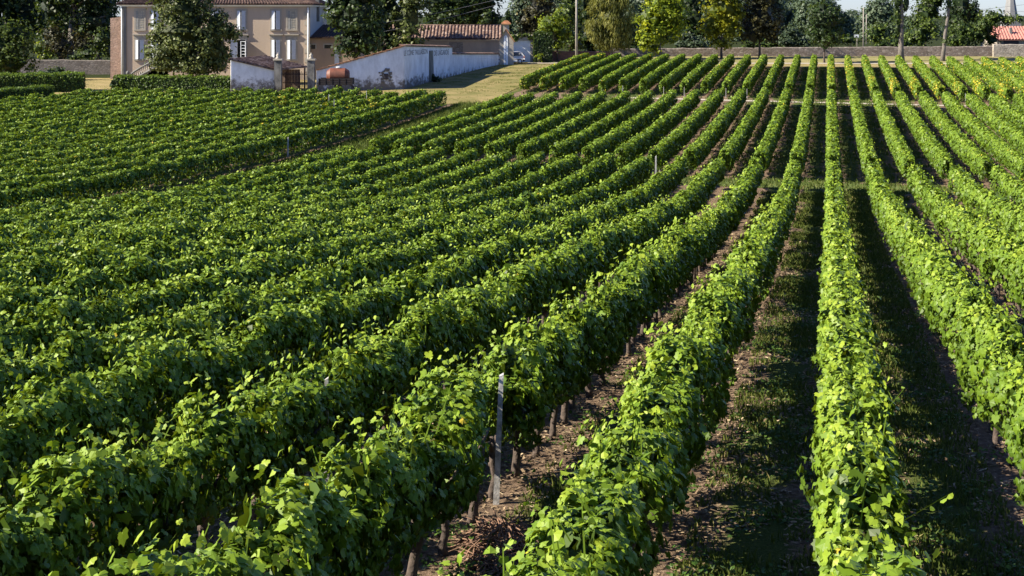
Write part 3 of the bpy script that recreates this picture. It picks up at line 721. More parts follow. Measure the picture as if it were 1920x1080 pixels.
# ------------------------------------------------------------------ courtyard wall, gate, shed
PILLM = stucco('pillar_stone', (0.24, 0.235, 0.23), (0.055, 0.055, 0.055), -7.9, -6.2, 0.9, 2.2, (0.05, 0.045, 0.04))
def cyY(u):       # plan line of the courtyard front, seen slightly from its shaded side
    return 141 + (pu(u, 140) + 10.7) * 0.24
def cp(u): y = cyY(u); return (pu(u, y), y)
def build_court():
    # gable wall with sloping tiled edge
    a, b = cp(594), cp(757); root = empty('gable_wall', (a[0], a[1], -7.6))
    tag(root, 'whitewashed wall with sloping orange tiled top, behind the orange tank', 'wall')
    za, zb = pv(133, a[1]), pv(88, b[1])
    MB().wall(a, b, 0.45, -8.4, -8.2, za, zb).build('wall', WHITEW, root)
    m = MB(); n = 24
    for i in range(n):
        t0, t1 = i / n, (i + 1.25) / n
        p = [(a[0] + (b[0] - a[0]) * t, a[1] + (b[1] - a[1]) * t, za + (zb - za) * t) for t in (t0, min(t1, 1.0))]
        d = 0.04 if i % 2 else 0
        m.hexa([(p[0][0], p[0][1] - .14, p[0][2] + .05 + d), (p[1][0], p[1][1] - .14, p[1][2] + .0 + d), (p[1][0], p[1][1] + .6, p[1][2] + d), (p[0][0], p[0][1] + .6, p[0][2] + .05 + d),
                (p[0][0], p[0][1] - .14, p[0][2] + .16 + d), (p[1][0], p[1][1] - .14, p[1][2] + .11 + d), (p[1][0], p[1][1] + .6, p[1][2] + .11 + d), (p[0][0], p[0][1] + .6, p[0][2] + .16 + d)])
    m.build('tile_coping', EDGETILE, root)
    # blocked opening: rough stones standing proud of the wash
    c = cp(722); m = MB(); rng = random.Random(3)
    for i in range(34):
        t = rng.uniform(0, 6.28); r = rng.uniform(.2, .75); x = c[0] + r * math.cos(t) * .85; z = pv(141, c[1]) + r * math.sin(t)
        w, h = rng.uniform(.08, .16), rng.uniform(.06, .1); y = 141 + (x + 10.7) * .24
        m.box(x - w, x + w, y - .05 - rng.random() * .03, y + .05, z - h, z + h)
    m.build('rough_stone_patch', DARKST, root)
    m = MB(); m.box(c[0] - .12, c[0] + .28, c[1] - .1, c[1] + .1, pv(149, c[1]), pv(138, c[1])); m.build('small_opening', IRON, root)
    # pillars of the gate
    for u, lab in ((521.5, 'stone gate pillar with urn finial at the end of the shed wall'), (583.5, 'stone gate pillar with urn finial next to the orange tank')):
        x, y = cp(u); r = 0.34; o = empty('gate_pillar', (x, y, -7.7)); tag(o, lab, 'pillar', 'stone gate pillars')
        zt = pv(113, y)
        MB().box(x - r, x + r, y - r, y + r, -8.3, zt).build('shaft', PILLM, o)
        MB().box(x - r - .1, x + r + .1, y - r - .1, y + r + .1, zt, zt + .14).build('cap', STONE, o)
        m = MB(); m.lathe((x, y, zt + .14), [(.24, 0), (.26, .08), (.12, .18), (.19, .3), (.16, .42), (.05, .5), (.07, .56), (.01, .62)], 12); m.build('finial', STONE, o)
    # iron gate
    a, b = cp(530), cp(577); o = empty('iron_gate', (a[0], a[1] + .02, -7.7)); tag(o, 'thin barred iron gate between the two urn-topped pillars', 'gate')
    m = MB(); n = 20
    for i in range(n + 1):
        t = i / n; x = a[0] + (b[0] - a[0]) * t; y = a[1] + (b[1] - a[1]) * t; m.tube([(x, y, -7.9), (x, y, pv(136, y) + (.12 if i % 2 else 0))], .022, 5)
    m.build('bars', RUST, o)
    m = MB()
    for v in (139, 155, 166): m.tube([(a[0], a[1], pv(v, a[1])), (b[0], b[1], pv(v, b[1]))], .035, 5)
    m.build('rails', RUST, o)
    # shed: whitewashed side wall, tiled roof, plank doors
    a, b = cp(433), cp(516); root = empty('shed', (a[0], a[1], -7.7)); tag(root, 'low whitewashed shed with sloping tiled roof and brown plank doors', 'shed')
    za, zb = pv(110, a[1]), pv(130, b[1])
    MB().wall(a, b, 0.4, -8.4, -8.4, za, zb).build('wall', WHITEW, root)
    f0 = Vector((a[0] - .2, a[1] - .2, za + .02)); f1 = Vector((b[0] - .02, b[1] - .2, zb + .02))
    e = cp(566); k1 = Vector((e[0], e[1] + 3.6, pv(124.5, e[1] + 3.6))); k0 = Vector((pu(497, a[1] + 6), a[1] + 6, pv(104, a[1] + 6)))
    tiled(f0, f1, k1, k0, OLDTILE, 'roof', root, 0.3, .07)
    p = Vector((pu(527, 142.2), 142.2, 0)); q = Vector((pu(564, 142.6), 142.6, 0))
    m = MB(); n = 7
    for i in range(n):
        x0 = p.x + (q.x - p.x) * i / n; x1 = p.x + (q.x - p.x) * (i + .94) / n
        m.box(x0, x1, 142.15, 142.2 + .02 * (i % 3), -8.2, pv(128.2, 142) - .1)
    m.build('plank_door', WOODD, root)
    m = MB(); m.box(pu(524, 142), pu(535, 142), 142.0, 142.1, -8.2, pv(129, 142)); m.build('door_leaf', WOODL, root)
    m = MB(); m.box(k1.x - .3, k1.x - .18, k1.y - .2, k1.y + .1, -8.2, k1.z - .1); m.build('post', WOODD, root)
build_court()

def wing(t): return Vector((-10.7 + 9.4 * t, 141 + 35 * t, 0))
def wing_t(u):
    c = (u - 960) / F; return (c * 141 + 10.7) / (9.4 - 35 * c)
def build_wing():
    root = empty('roadside_wall', tuple(wing(0)[:2]) + (-7.6,))
    tag(root, 'long whitewashed wall with faded black lettering, running up the lawn', 'wall')
    t1 = wing_t(848); t2 = wing_t(935)
    p0, p1, p2 = wing(0.002), wing(t1), wing(t2)
    z0, z1 = pv(87, p0.y), pv(89, p1.y)
    MB().wall(p0, p1, .45, -8.3, -7.6, z0, z1).build('wall', WHITEW, root)
    za, zb = pv(102, p1.y), pv(102, p2.y)
    MB().wall(p1, p2, .4, -7.6, -7.0, za, zb).build('low_wall', WHITEW, root)
    m = MB(); d = (p1 - p0).normalized(); n = Vector((-d.y, d.x, 0))
    def cope(a, b, zA, zB, th):
        q = []
        for dz in (0, .14):
            q += [tuple(a - n * .12 + Vector((0, 0, zA + dz))), tuple(b - n * .12 + Vector((0, 0, zB + dz))), tuple(b + n * (th + .1) + Vector((0, 0, zB + dz + .1))), tuple(a + n * (th + .1) + Vector((0, 0, zA + dz + .1)))]
        return q
    m.hexa(cope(p0, p1, z0, z1, .45)); m.hexa(cope(p1, p2, za, zb, .4)); m.build('tile_coping', OLDTILE, root)
    # buttress
    ta, tb = wing_t(804.5), wing_t(810); a, b = wing(ta), wing(tb); q = []
    for z, e in ((-8, .26), (pv(95, a.y), .12)):
        q += [tuple(a - n * e + Vector((0, 0, z))), tuple(b - n * e + Vector((0, 0, z))), tuple(b + n * .01 + Vector((0, 0, z))), tuple(a + n * .01 + Vector((0, 0, z)))]
    MB().hexa(q).build('buttress', GREYST, root)
    # painted lettering
    for txt, ua, ub, vt, vb in (('LE CÔNE TAILLASSON', 757.5, 801.5, 94.5, 104.5), ('DE LAGARDE', 813.5, 841.5, 94.5, 104.5)):
        cu = bpy.data.curves.new('lettering', 'FONT'); cu.body = txt; cu.size = 1; cu.extrude = 0.004
        o = bpy.data.objects.new('lettering', cu); COL.objects.link(o); bpy.context.view_layer.update()
        me = bpy.data.meshes.new_from_object(o.evaluated_get(bpy.context.evaluated_depsgraph_get())); bpy.data.objects.remove(o)
        n_ = len(me.vertices); c = np.zeros(n_ * 3); me.vertices.foreach_get('co', c); c = c.reshape(-1, 3)
        lo, hi = c.min(0), c.max(0); A, B = wing(wing_t(ua)), wing(wing_t(ub)); zt, zb_ = pv(vt, A.y), pv(vb, A.y)
        s = (c[:, 0] - lo[0]) / (hi[0] - lo[0]); t = c[:, 1] / 0.72
        out = np.array([A[i] + (B[i] - A[i]) * s for i in range(3)]).T
        out[:, 2] = zb_ + (zt - zb_) * t; off = 0.004 + c[:, 2]
        out[:, 0] -= n.x * (off + .004); out[:, 1] -= n.y * (off + .004)
        me.vertices.foreach_set('co', out.ravel().astype(np.float32)); me.update()
        link('lettering', me, LETTER, root)
build_wing()

# ------------------------------------------------------------------ tank on its trailer
def build_tank():
    Y = 134.5; zg = g1(pu(631, Y), Y); x0, x1 = pu(600, Y), pu(662, Y)
    tr = empty('farm_trailer', (pu(631, Y), Y, zg)); tag(tr, 'rusty dark flat farm trailer carrying the orange tank', 'trailer')
    zb, zt = pv(158.5, Y), pv(147, Y)
    m = MB(); m.box(x0 + .05, x1 - .05, Y - .85, Y + .85, zb, zb + .12); m.build('bed', RUST, tr)
    for yy in (Y - .9, Y + .86):
        m = MB()
        for i in range(3): m.box(x0, x1, yy, yy + .04, zb + .02 + i * .21, zb + .2 + i * .21)
        for i in range(6): xx = x0 + (x1 - x0) * i / 5; m.box(xx - .03, xx + .03, yy - .03, yy + .07, zb - .08, zt + .02)
        m.build('side_rail', RUST, tr)
    for xx in (x0 - .02, x1 - .02): MB().box(xx, xx + .04, Y - .855, Y + .855, zb + .05, zt - .05).build('end_rail', RUST, tr)
    for yy in (Y - .72, Y + .72):
        m = MB(); r = .36; m.lathe((pu(634, Y), yy, zg + r), [(.12, -.1), (r - .06, -.1), (r, -.06), (r, .06), (r - .06, .1), (.12, .1)], 18, 'y'); w = m.build('wheel', RUBBER, tr)
        m = MB(); m.lathe((pu(634, Y), yy, zg + r), [(.05, -.11), (.19, -.105), (.19, .105), (.05, .11)], 12, 'y'); m.build('rim', RUST, w)
    m = MB(); m.tube([(pu(634, Y), Y - .7, zg + .36), (pu(634, Y), Y + .7, zg + .36)], .06, 8); m.box(pu(628, Y), pu(640, Y), Y - .5, Y + .5, zg + .4, zb); m.build('axle', IRON, tr)
    m = MB(); m.tube([(x1 - .2, Y - .4, zb), (x1 + .5, Y - .03, zg + .3), (x1 + .95, Y, zg + .3)], .05, 6); m.tube([(x1 - .2, Y + .4, zb), (x1 + .5, Y + .03, zg + .3)], .05, 6)
    m.tube([(x1 - .1, Y - .2, zb), (x1 - .1, Y - .2, zg)], .05, 6); m.build('drawbar', IRON, tr)
    tk = empty('tank', (pu(634, Y), Y, zb + .12)); tag(tk, 'orange barrel shaped liquid tank lying on the trailer', 'tank')
    a0, a1 = pu(613, Y), pu(655, Y); L = a1 - a0; r = .70; zc = zb + .16 + r
    m = MB(); m.lathe((a0, Y, zc), [(.42, 0.0), (.50, .05), (r - .03, .32), (r, .36), (r, L - .36), (r - .03, L - .32), (.50, L - .05), (.42, L)], 40, 'x'); m.sm = [False] * len(m.sm)
    b = m.build('shell', TANKP, tk)
    m = MB(); xc = pu(635, Y); m.lathe((xc, Y, zc + r - .03), [(.24, 0), (.24, .09), (.27, .09), (.27, .13), (.05, .16)], 14); m.build('hatch', WHITEP, tk)
    m = MB()
    for xx in (a0 + .5, a1 - .5): m.box(xx - .08, xx + .08, Y - .55, Y + .55, zb + .12, zb + .38)
    m.build('cradle', RUST, tk)
build_tank()

# ------------------------------------------------------------------ outbuilding, gateway, garage, car
def build_out():
    Y = 180.0; zb = -7.2; x0, x1 = pu(690, Y), pu(941, Y); ze = pv(73, Y)
    root = empty('outbuilding', ((x0 + x1) / 2, Y, zb)); tag(root, 'long low brown outbuilding with weathered clay tile roof behind the lettered wall', 'building')
    MB().box(x0, x1, Y, Y + 7, zb, ze).build('wall', OUTP, root)
    MB().box(x0 - .02, x1 + .02, Y - .12, Y - .001, ze - .22, ze - .02).build('eave_band', STONE, root)
    zr = pv(48.5, Y + 3.5)
    a, b, c, d = (x0 - .2, Y - .35, ze + .02), (x1 + .05, Y - .35, ze + .02), (x1 + .05, Y + 3.5, zr), (x0 - .2, Y + 3.5, zr)
    rf = tiled(a, b, c, d, OLDTILE, 'roof', root, 0.42, .17)
    tiled((x1 + .05, Y + 7.3, ze), (x0 - .2, Y + 7.3, ze), d, c, OLDTILE, 'back_roof', rf, .42, .12)
    m = MB(); m.tube([(x0, Y + 3.5, zr + .06), (x1, Y + 3.5, zr + .06)], .13, 8); m.build('ridge_tiles', OLDTILE, rf)
    m = MB(); m.box(pu(842, Y), pu(868, Y), Y - .04, Y, -7, pv(79, Y)); m.build('blocked_doorway', DARKST, root)
    # stone gateway with gable and chimney-like top
    Y = 175.2; g = empty('stone_gateway', (pu(949, Y), Y, -6.3)); tag(g, 'narrow gabled stone gateway with white door and chimney-like top', 'gateway')
    pts = [(pu(936.5, Y), -7), (pu(936.5, Y), pv(76, Y)), (pu(949, Y), pv(57, Y)), (pu(963, Y), pv(78, Y)), (pu(963, Y), -7)]
    MB().prism(pts, 'y', Y, Y + .8).build('wall', STONE, g)
    for s, (ua, va), (ub, vb) in ((0, (934.5, 77.5), (949, 55.5)), (1, (949, 55.5), (965, 79.5))):
        m = MB(); A = Vector((pu(ua, Y), Y - .15, pv(va, Y))); B = Vector((pu(ub, Y), Y - .15, pv(vb, Y))); q = []
        for dz in (.0, .13): q += [A + Vector((0, 0, dz)), B + Vector((0, 0, dz)), B + Vector((0, 1.15, dz)), A + Vector((0, 1.15, dz))]
        m.hexa(q); m.build('roof_slope', EDGETILE if s else OLDTILE, g)
    m = MB(); m.box(pu(943.5, Y), pu(954.5, Y), Y + .05, Y + .75, pv(60, Y), pv(45.5, Y)); m.build('chimney', STONE, g)
    m = MB(); m.box(pu(940, Y), pu(957.5, Y), Y - .15, Y + .95, pv(45.5, Y), pv(42.5, Y)); m.prism([(pu(941, Y), pv(42.5, Y)), (pu(956.5, Y), pv(42.5, Y)), (pu(952, Y), pv(38.5, Y)), (pu(945.5, Y), pv(38.5, Y))], 'y', Y - .05, Y + .85); m.build('chimney_cap', EDGETILE, g)
    zd = pv(77, Y); xa, xb = pu(944.5, Y), pu(952.3, Y); pts = [(xa, -6.9), (xb, -6.9), (xb, zd)] + [((xa + xb) / 2 + (xb - xa) / 2 * math.cos(t), zd + .75 * math.sin(t)) for t in [math.pi * i / 8 for i in range(1, 8)]] + [(xa, zd)]
    MB().prism(pts, 'y', Y - .04, Y - .001).build('door', WHITEP, g)
    m = MB(); m.box((xa + xb) / 2 - .02, (xa + xb) / 2 + .02, Y - .055, Y - .041, -6.9, zd + .7); m.build('door_seam', GREYST, g)
    # garage with white door, ivy along its top
    Y = 182.0; g = empty('garage', (pu(978, Y), Y, -6.3)); tag(g, 'small garage front with plain white door behind the silver car', 'garage')
    xa, xb = pu(956, Y), pu(999, Y); dx0, dx1, dz = pu(959, Y), pu(994.5, Y), pv(76, Y)
    m = MB(); m.box(xa, dx0, Y - .1, Y + .4, -7, dz); m.box(dx1, xb, Y - .1, Y + .4, -7, dz); m.box(xa, xb, Y - .1, Y + .4, dz, pv(65.5, Y)); m.box(xa, xb, Y + .4, Y + 5, -7, pv(66, Y)); m.build('wall', STONE, g)
    MB().box(dx0 + .005, dx1 - .005, Y + .05, Y + .09, -7, dz - .005).build('door', WHITEP, g)
build_out()

def build_car():
    Y0, Y1 = 178.0, 179.6; zg = g1(0, 178.8) + .01; xr = pu(984, 178.2); root = empty('parked_car', (xr - 1.9, 178.8, zg))
    tag(root, 'silver hatchback parked before the white garage door, half hidden by the gateway', 'car')
    L = [(-3.82, .30), (-3.80, .62), (-3.55, .80), (-2.75, .92), (-2.05, 1.40), (-1.6, 1.51), (-.85, 1.50), (-.38, 1.38), (-.06, .95), (0, .78), (-.02, .38), (-.10, .27)]
    vs = []; ws = [0.0, .10, .72, 1.50, 1.6]
    prof = np.array(L); rows = []
    secs = [(Y0 + .10, .93), (Y0 + .02, .97), (Y0, 1.0), (Y0 + .0, 1.0)]
    m = MB(); rings = []
    ins = lambda z: .13 * max(0, (z - .85) / .65)         # glasshouse leans inwards
    n = len(L); V = []
    for side, e in ((0, .08), (0, .0), (1, .0), (1, .08)):
        for x, z in L:
            y = (Y0 + ins(z) + e) if side == 0 else (Y1 - ins(z) - e)
            sc = 1 - e * .35
            V.append((xr + (x + 1.9) * sc - 1.9, y, zg + .3 + (z - .3) * (1 - e * .4)))
    fs = [tuple(range(n))[::-1], tuple(range(3 * n, 4 * n))]
    for r_ in range(3): fs += [(r_ * n + i, r_ * n + (i + 1) % n, (r_ + 1) * n + (i + 1) % n, (r_ + 1) * n + i) for i in range(n)]
    m._add(V, fs); m.build('body', CARP, root)
    def side_poly(name, pts, mat, e=.012):
        for sd in (0, 1):
            q = [];
            for dd in (0, .02):
                for x, z in pts: q.append((xr + x, (Y0 + ins(z) - e - dd + .07) if sd == 0 else (Y1 - ins(z) + e + dd - .07), zg + z))
            k = len(pts); MB()._add(q, [tuple(range(k))[::-1], tuple(range(k, 2 * k))] + [(i, (i + 1) % k, k + (i + 1) % k, k + i) for i in range(k)]).build(name, mat, root)
    side_poly('side_window', [(-2.35, .97), (-1.5, .98), (-1.5, 1.40), (-1.95, 1.37)], GLASS, .085)
    side_poly('side_window', [(-1.44, .98), (-.72, 1.0), (-.72, 1.40), (-1.44, 1.40)], GLASS, .085)
    side_poly('quarter_window', [(-.67, 1.0), (-.36, 1.04), (-.62, 1.36), (-.67, 1.38)], GLASS, .085)
    side_poly('trim_strip', [(-3.4, .50), (-.75, .50), (-.75, .56), (-3.4, .56)], IRON, .085)
    MB()._add([(xr - .30, Y0 + .14, zg + 1.36), (xr - .02, Y0 + .1, zg + .96), (xr - .02, Y1 - .1, zg + .96), (xr - .30, Y1 - .14, zg + 1.36), (xr - .24, Y0 + .14, zg + 1.38), (xr + .03, Y0 + .1, zg + .97), (xr + .03, Y1 - .1, zg + .97), (xr - .24, Y1 - .14, zg + 1.38)],
              [(0, 1, 2, 3), (4, 7, 6, 5), (0, 4, 5, 1), (1, 5, 6, 2), (2, 6, 7, 3), (3, 7, 4, 0)]).build('rear_window', GLASS, root)
    for yy in (Y0 - .012, Y1 - .138): MB().box(xr - .16, xr + .02, yy, yy + .15, zg + .72, zg + .93).build('tail_light', REDTILE, root)
    MB().box(xr - .25, xr + .05, Y0 + .02, Y1 - .02, zg + .3, zg + .52).build('bumper', IRON, root)
    for x in (-.62, -3.1):
        for yy in (Y0 + .08, Y1 - .08):
            m = MB(); m.lathe((xr + x, yy, zg + .3), [(.1, -.1), (.25, -.1), (.3, -.07), (.3, .07), (.25, .1), (.1, .1)], 20, 'y'); w = m.build('wheel', RUBBER, root)
            m = MB(); m.lathe((xr + x, yy, zg + .3), [(.03, -.125), (.19, -.115), (.2, .115), (.03, .125)], 14, 'y'); m.build('rim', CARP, w)
build_car()

# ------------------------------------------------------------------ walls, poles, far buildings on the right
def bumpy_wall(name, pa, pb, z0, za, zb, th, mat, label, cap=True):
    """old wall with an uneven top"""
    rng = random.Random(name + label); a = Vector((*pa, 0)); b = Vector((*pb, 0)); n = int((b - a).length / 1.2) + 1; m = MB(); d = (b - a).normalized(); nr = Vector((-d.y, d.x, 0)) * th
    zs = [za + (zb - za) * i / n + rng.uniform(-.05, .05) for i in range(n + 1)]; V = []
    for i in range(n + 1):
        p = a + (b - a) * i / n
        V += [(p.x, p.y, z0), (p.x, p.y, zs[i]), (p.x + nr.x * .5, p.y + nr.y * .5, zs[i] + .07), (p.x + nr.x, p.y + nr.y, zs[i]), (p.x + nr.x, p.y + nr.y, z0)]
    f = [(i * 5 + j, (i + 1) * 5 + j, (i + 1) * 5 + j + 1, i * 5 + j + 1) for i in range(n) for j in range(4)] + [(0, 1, 2, 3, 4), tuple(n * 5 + j for j in (4, 3, 2, 1, 0))]
    m._add(V, f); o = m.build(name, mat); tag(o, label, 'wall'); return o
Yw = 195.0
bumpy_wall('stone_wall', (pu(1150, Yw), Yw), (pu(1862, Yw), Yw), -7.0, pv(92, Yw), pv(87.5, Yw), .5, RUBBLE, 'long low field-stone wall behind the vineyard and the farm road')
bumpy_wall('stone_wall', (pu(1863, Yw - 1.5), Yw - 1.5), (pu(2060, Yw - 1.5), Yw - 1.5), -7.0, pv(83.5, Yw), pv(84, Yw), .5, PALEST, 'paler taller stretch of stone wall below the red tiled roof')
bumpy_wall('stone_wall', (pu(-60, 176), 176), (pu(206, 176), 176), -8.5, pv(112, 176), pv(114, 176), .5, DARKST, 'shaded grey stone wall left of the manor house')
bumpy_wall('fence_wall', (pu(999, 184), 184), (pu(1150, 186), 186), -7.0, pv(97, 184), pv(97, 186), .2, plain('brown_fence', (0.16, 0.085, 0.07), .9, var=.4, scale=4), 'dark reddish garden wall behind the concrete pole')

def pole(u, Y, vtop, r, label, mat=CONC, arms=0):
    x = pu(u, Y); z = g1(x, Y); zt = pv(vtop, Y); m = MB(); m.tube([(x, Y, z - .4), (x, Y, zt)], [r, r * .7], 8)
    if arms: m.box(x - .7, x + .7, Y - .06, Y + .06, zt - .5, zt - .38)
    o = m.build('utility_pole', mat); tag(o, label, 'pole', 'utility poles'); return Vector((x, Y, zt))
p1 = pole(1081, 178.5, -46, .17, 'tall pale concrete pole beside the leafy garden trees', arms=1)
p2 = pole(1619, 235, 14, .13, 'thin pale pole standing among the bushes behind the stone wall')
p3 = pole(1624.5, 262, 27, .11, 'shorter grey pole just behind the thin pale one')
def wire(a, b, sag, label):
    m = MB(); m.tube([a.lerp(b, i / 14) - Vector((0, 0, sag * 4 * (i / 14) * (1 - i / 14))) for i in range(15)], .022, 5); o = m.build('overhead_wire', plain('wire', (.12, .12, .13), .6)); tag(o, label, 'wire', 'overhead wires')
wire(p1 + Vector((-.6, 0, -.4)), px(690, 47, 172), 0.5, 'upper overhead wire between the concrete pole and the dark trees')
wire(p1 + Vector((.6, 0, -.4)), px(700, 63, 172), 0.5, 'lower overhead wire between the concrete pole and the dark trees')
wire(px(1700, 30, 230), px(2040, -8, 225), 0.3, 'overhead wire crossing the church spire')
wire(px(1700, 12, 230), px(2040, 24, 225), 0.2, 'second overhead wire across the spire, below the first')
m = MB(); x = pu(1607, 225); z = g1(x, 225); m.tube([(x, 225, z - .3), (x, 225, pv(66, 225))], .05, 6); sp = m.build('road_sign', CONC); tag(sp, 'small white sign on a short post behind the stone wall', 'sign')
MB().box(x - .45, x + .25, 224.93, 224.96, pv(70, 225), pv(65, 225)).build('panel', WHITEP, sp)

def build_right():
    Y = 215.0; x0, x1 = pu(1871, Y), pu(1990, Y); root = empty('red_roofed_house', ((x0 + x1) / 2, Y, -6)); tag(root, 'low house with bright red tiled roof beyond the pale stone wall', 'house')
    ze = pv(74, Y)
    MB().box(x0, x1, Y + .5, Y + 8, -6.6, ze - .02).build('wall', PALEST, root)
    tiled((x0 - .3, Y, ze), (x1 + .3, Y, ze), (x1 + .3, Y + 4.2, pv(50, Y + 4)), (x0 + .5, Y + 4.2, pv(50, Y + 4)), REDTILE, 'roof', root, .45, .13)
    tiled((x1 + .3, Y + 8.4, ze), (x0 - .3, Y + 8.4, ze), (x0 + .5, Y + 4.2, pv(50, Y + 4)), (x1 + .3, Y + 4.2, pv(50, Y + 4)), REDTILE, 'back_roof', root, .45, .13)
    MB().box(pu(1884, Y), pu(1912, Y), Y + .44, Y + .5, -6.4, pv(76.5, Y)).build('dark_doorway', IRON, root)
    m = MB(); m.box(pu(1901, Y), pu(1905, Y), Y + 1.6, Y + 2.1, pv(66, Y), pv(52, Y)); m.build('chimney', GREYST, root)
    # lower red roof left of it
    x2 = pu(1858, Y + 3)
    tiled((x2, Y + 1, pv(66, Y)), (x0 - .35, Y + 1, pv(66, Y)), (x0 - .35, Y + 5, pv(54, Y + 4)), (x2, Y + 5, pv(54, Y + 4)), REDTILE, 'porch_roof', root, .45, .12)
    MB().box(x2 + .1, x0 - .36, Y + 1.3, Y + 5, -6.5, pv(67, Y)).build('porch_wall', PALEST, root)
    Y = 420.0; x = pu(1895, Y); z0 = pv(40, Y); root = empty('church_tower', (x, Y, -5.5)); tag(root, 'pointed grey stone church spire rising far behind the red roof', 'church')
    MB().box(x - 2.3, x + 2.3, Y - 2.3, Y + 2.3, -6, z0).build('tower', SLATE, root)
    m = MB(); rot = R(22); n = 8; V = [(x + 2.25 * math.cos(rot + i * math.pi / 4), Y + 2.25 * math.sin(rot + i * math.pi / 4), z0) for i in range(n)] + [(x, Y, pv(-48, Y))]
    m._add(V, [(i, (i + 1) % n, n) for i in range(n)]); m.build('spire', SLATE, root)
    m = MB(); zt = pv(-48, Y); m.box(x - .06, x + .06, Y - .06, Y + .06, zt - .3, zt + 1.5); m.box(x - .45, x + .45, Y - .05, Y + .05, zt + .8, zt + .95); m.build('cross', IRON, root)
build_right()

# ------------------------------------------------------------------ trees and shrubs
TR = lambda n, a, b, c, d, tr=.25, tc=(.16, .22, .02): leaf_mat(n, [(0, a), (.4, b), (.75, c), (1, d)], tr, tc, .5, .25)
DARK = TR('dark_leaves', (.010, .020, .006), (.022, .042, .010), (.040, .070, .014), (.075, .11, .02))
MID = TR('green_leaves', (.018, .034, .007), (.050, .080, .012), (.098, .138, .018), (.16, .20, .03))
BLUEG = TR('grey_green_leaves', (.022, .036, .022), (.042, .066, .034), (.075, .105, .055), (.11, .15, .08))
LIME = TR('lime_leaves', (.06, .095, .010), (.16, .22, .014), (.30, .36, .018), (.50, .48, .02), .4, (.34, .36, .01))
GOLD = TR('yellowing_leaves', (.06, .085, .010), (.20, .22, .012), (.40, .38, .014), (.58, .50, .012), .4, (.42, .38, .01))
WEEP = TR('weeping_leaves', (.05, .062, .012), (.13, .14, .028), (.24, .235, .05), (.36, .32, .08), .35, (.24, .23, .03))
PURP = TR('copper_leaves', (.014, .015, .007), (.032, .034, .012), (.064, .060, .018), (.18, .14, .03), .2, (.12, .09, .02))
MAGN = TR('glossy_leaves', (.028, .040, .010), (.072, .094, .022), (.125, .150, .038), (.22, .21, .08), .2, (.14, .16, .03))
FARL = TR('distant_leaves', (.036, .056, .034), (.060, .090, .052), (.095, .130, .075), (.13, .165, .09))  # distance haze put into the leaf colour, paler and bluer
HEDGE = TR('hedge_leaves', (.012, .026, .005), (.040, .076, .010), (.100, .165, .016), (.19, .26, .03), .3)
TRUNK = plain('tree_bark', (0.11, 0.09, 0.075), .95, var=.45, scale=5, bmp=.6)
PALEB = plain('pale_bark', (0.13, 0.115, 0.10), .95, var=.4, scale=5, bmp=.5)
DARKB = plain('dark_bark', (0.07, 0.055, 0.045), .95, var=.4, scale=5, bmp=.5)

def crown_mesh(blobs, leaf, per_m2=11.0, seed=0, droop=.4, tbias=0.0, spread=.5, fill=.75, core=.6, tpl=T_QUAD):
    """blobs: (x,y,z, rx,ry,rz). Leaves sit in many small clumps spread through each blob."""
    rng = np.random.default_rng(4000 + seed); pcs = []; cl_all = []
    for bx, by, bz, rx, ry, rz in blobs:
        area = 4 * math.pi * (((rx * ry) ** 1.6 + (rx * rz) ** 1.6 + (ry * rz) ** 1.6) / 3) ** (1 / 1.6)
        nc = max(6, int(area * 0.95)); d = unit(rng.normal(size=(nc, 3))); r = np.where(rng.random(nc) < fill, rng.uniform(.78, 1.06, nc), rng.uniform(.2, .8, nc))
        c = np.array([bx, by, bz]) + d * r[:, None] * np.array([rx, ry, rz]); cl_all.append(c)
        n = max(5, int(per_m2)); sz = spread * rng.uniform(.6, 1.35, nc)
        g = np.repeat(np.arange(nc), n)
        off = rng.normal(size=(nc * n, 3)) * sz[g][:, None] * np.array([.62, .62, .5])
        pos = c[g] + off
        nr = unit(off) * .55 + d[g] * .5 + np.array([0, 0, .45]) + rng.normal(0, .45, (nc * n, 3))
        ct = rng.normal(.45 + tbias, .17, nc)
        tint = np.clip(ct[g] + rng.normal(0, .12, nc * n), 0, 1)
        pcs.append(scatter(pos, nr, leaf * np.clip(rng.normal(1, .25, nc * n), .5, 1.6), tint, tpl, droop, rng))
    for bx, by, bz, rx, ry, rz in blobs:                     # closed core added against see-through, inner shade put into its dark tint
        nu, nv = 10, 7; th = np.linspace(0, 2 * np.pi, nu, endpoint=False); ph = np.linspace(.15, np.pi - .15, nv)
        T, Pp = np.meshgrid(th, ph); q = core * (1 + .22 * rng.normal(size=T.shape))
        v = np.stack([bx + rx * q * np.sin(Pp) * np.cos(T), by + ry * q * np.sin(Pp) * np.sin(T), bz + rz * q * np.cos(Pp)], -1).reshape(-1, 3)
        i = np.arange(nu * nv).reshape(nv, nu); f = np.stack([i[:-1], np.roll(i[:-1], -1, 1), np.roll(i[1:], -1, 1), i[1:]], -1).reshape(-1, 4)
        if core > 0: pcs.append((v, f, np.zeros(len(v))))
    return np_mesh('crown', pcs), np.concatenate(cl_all)
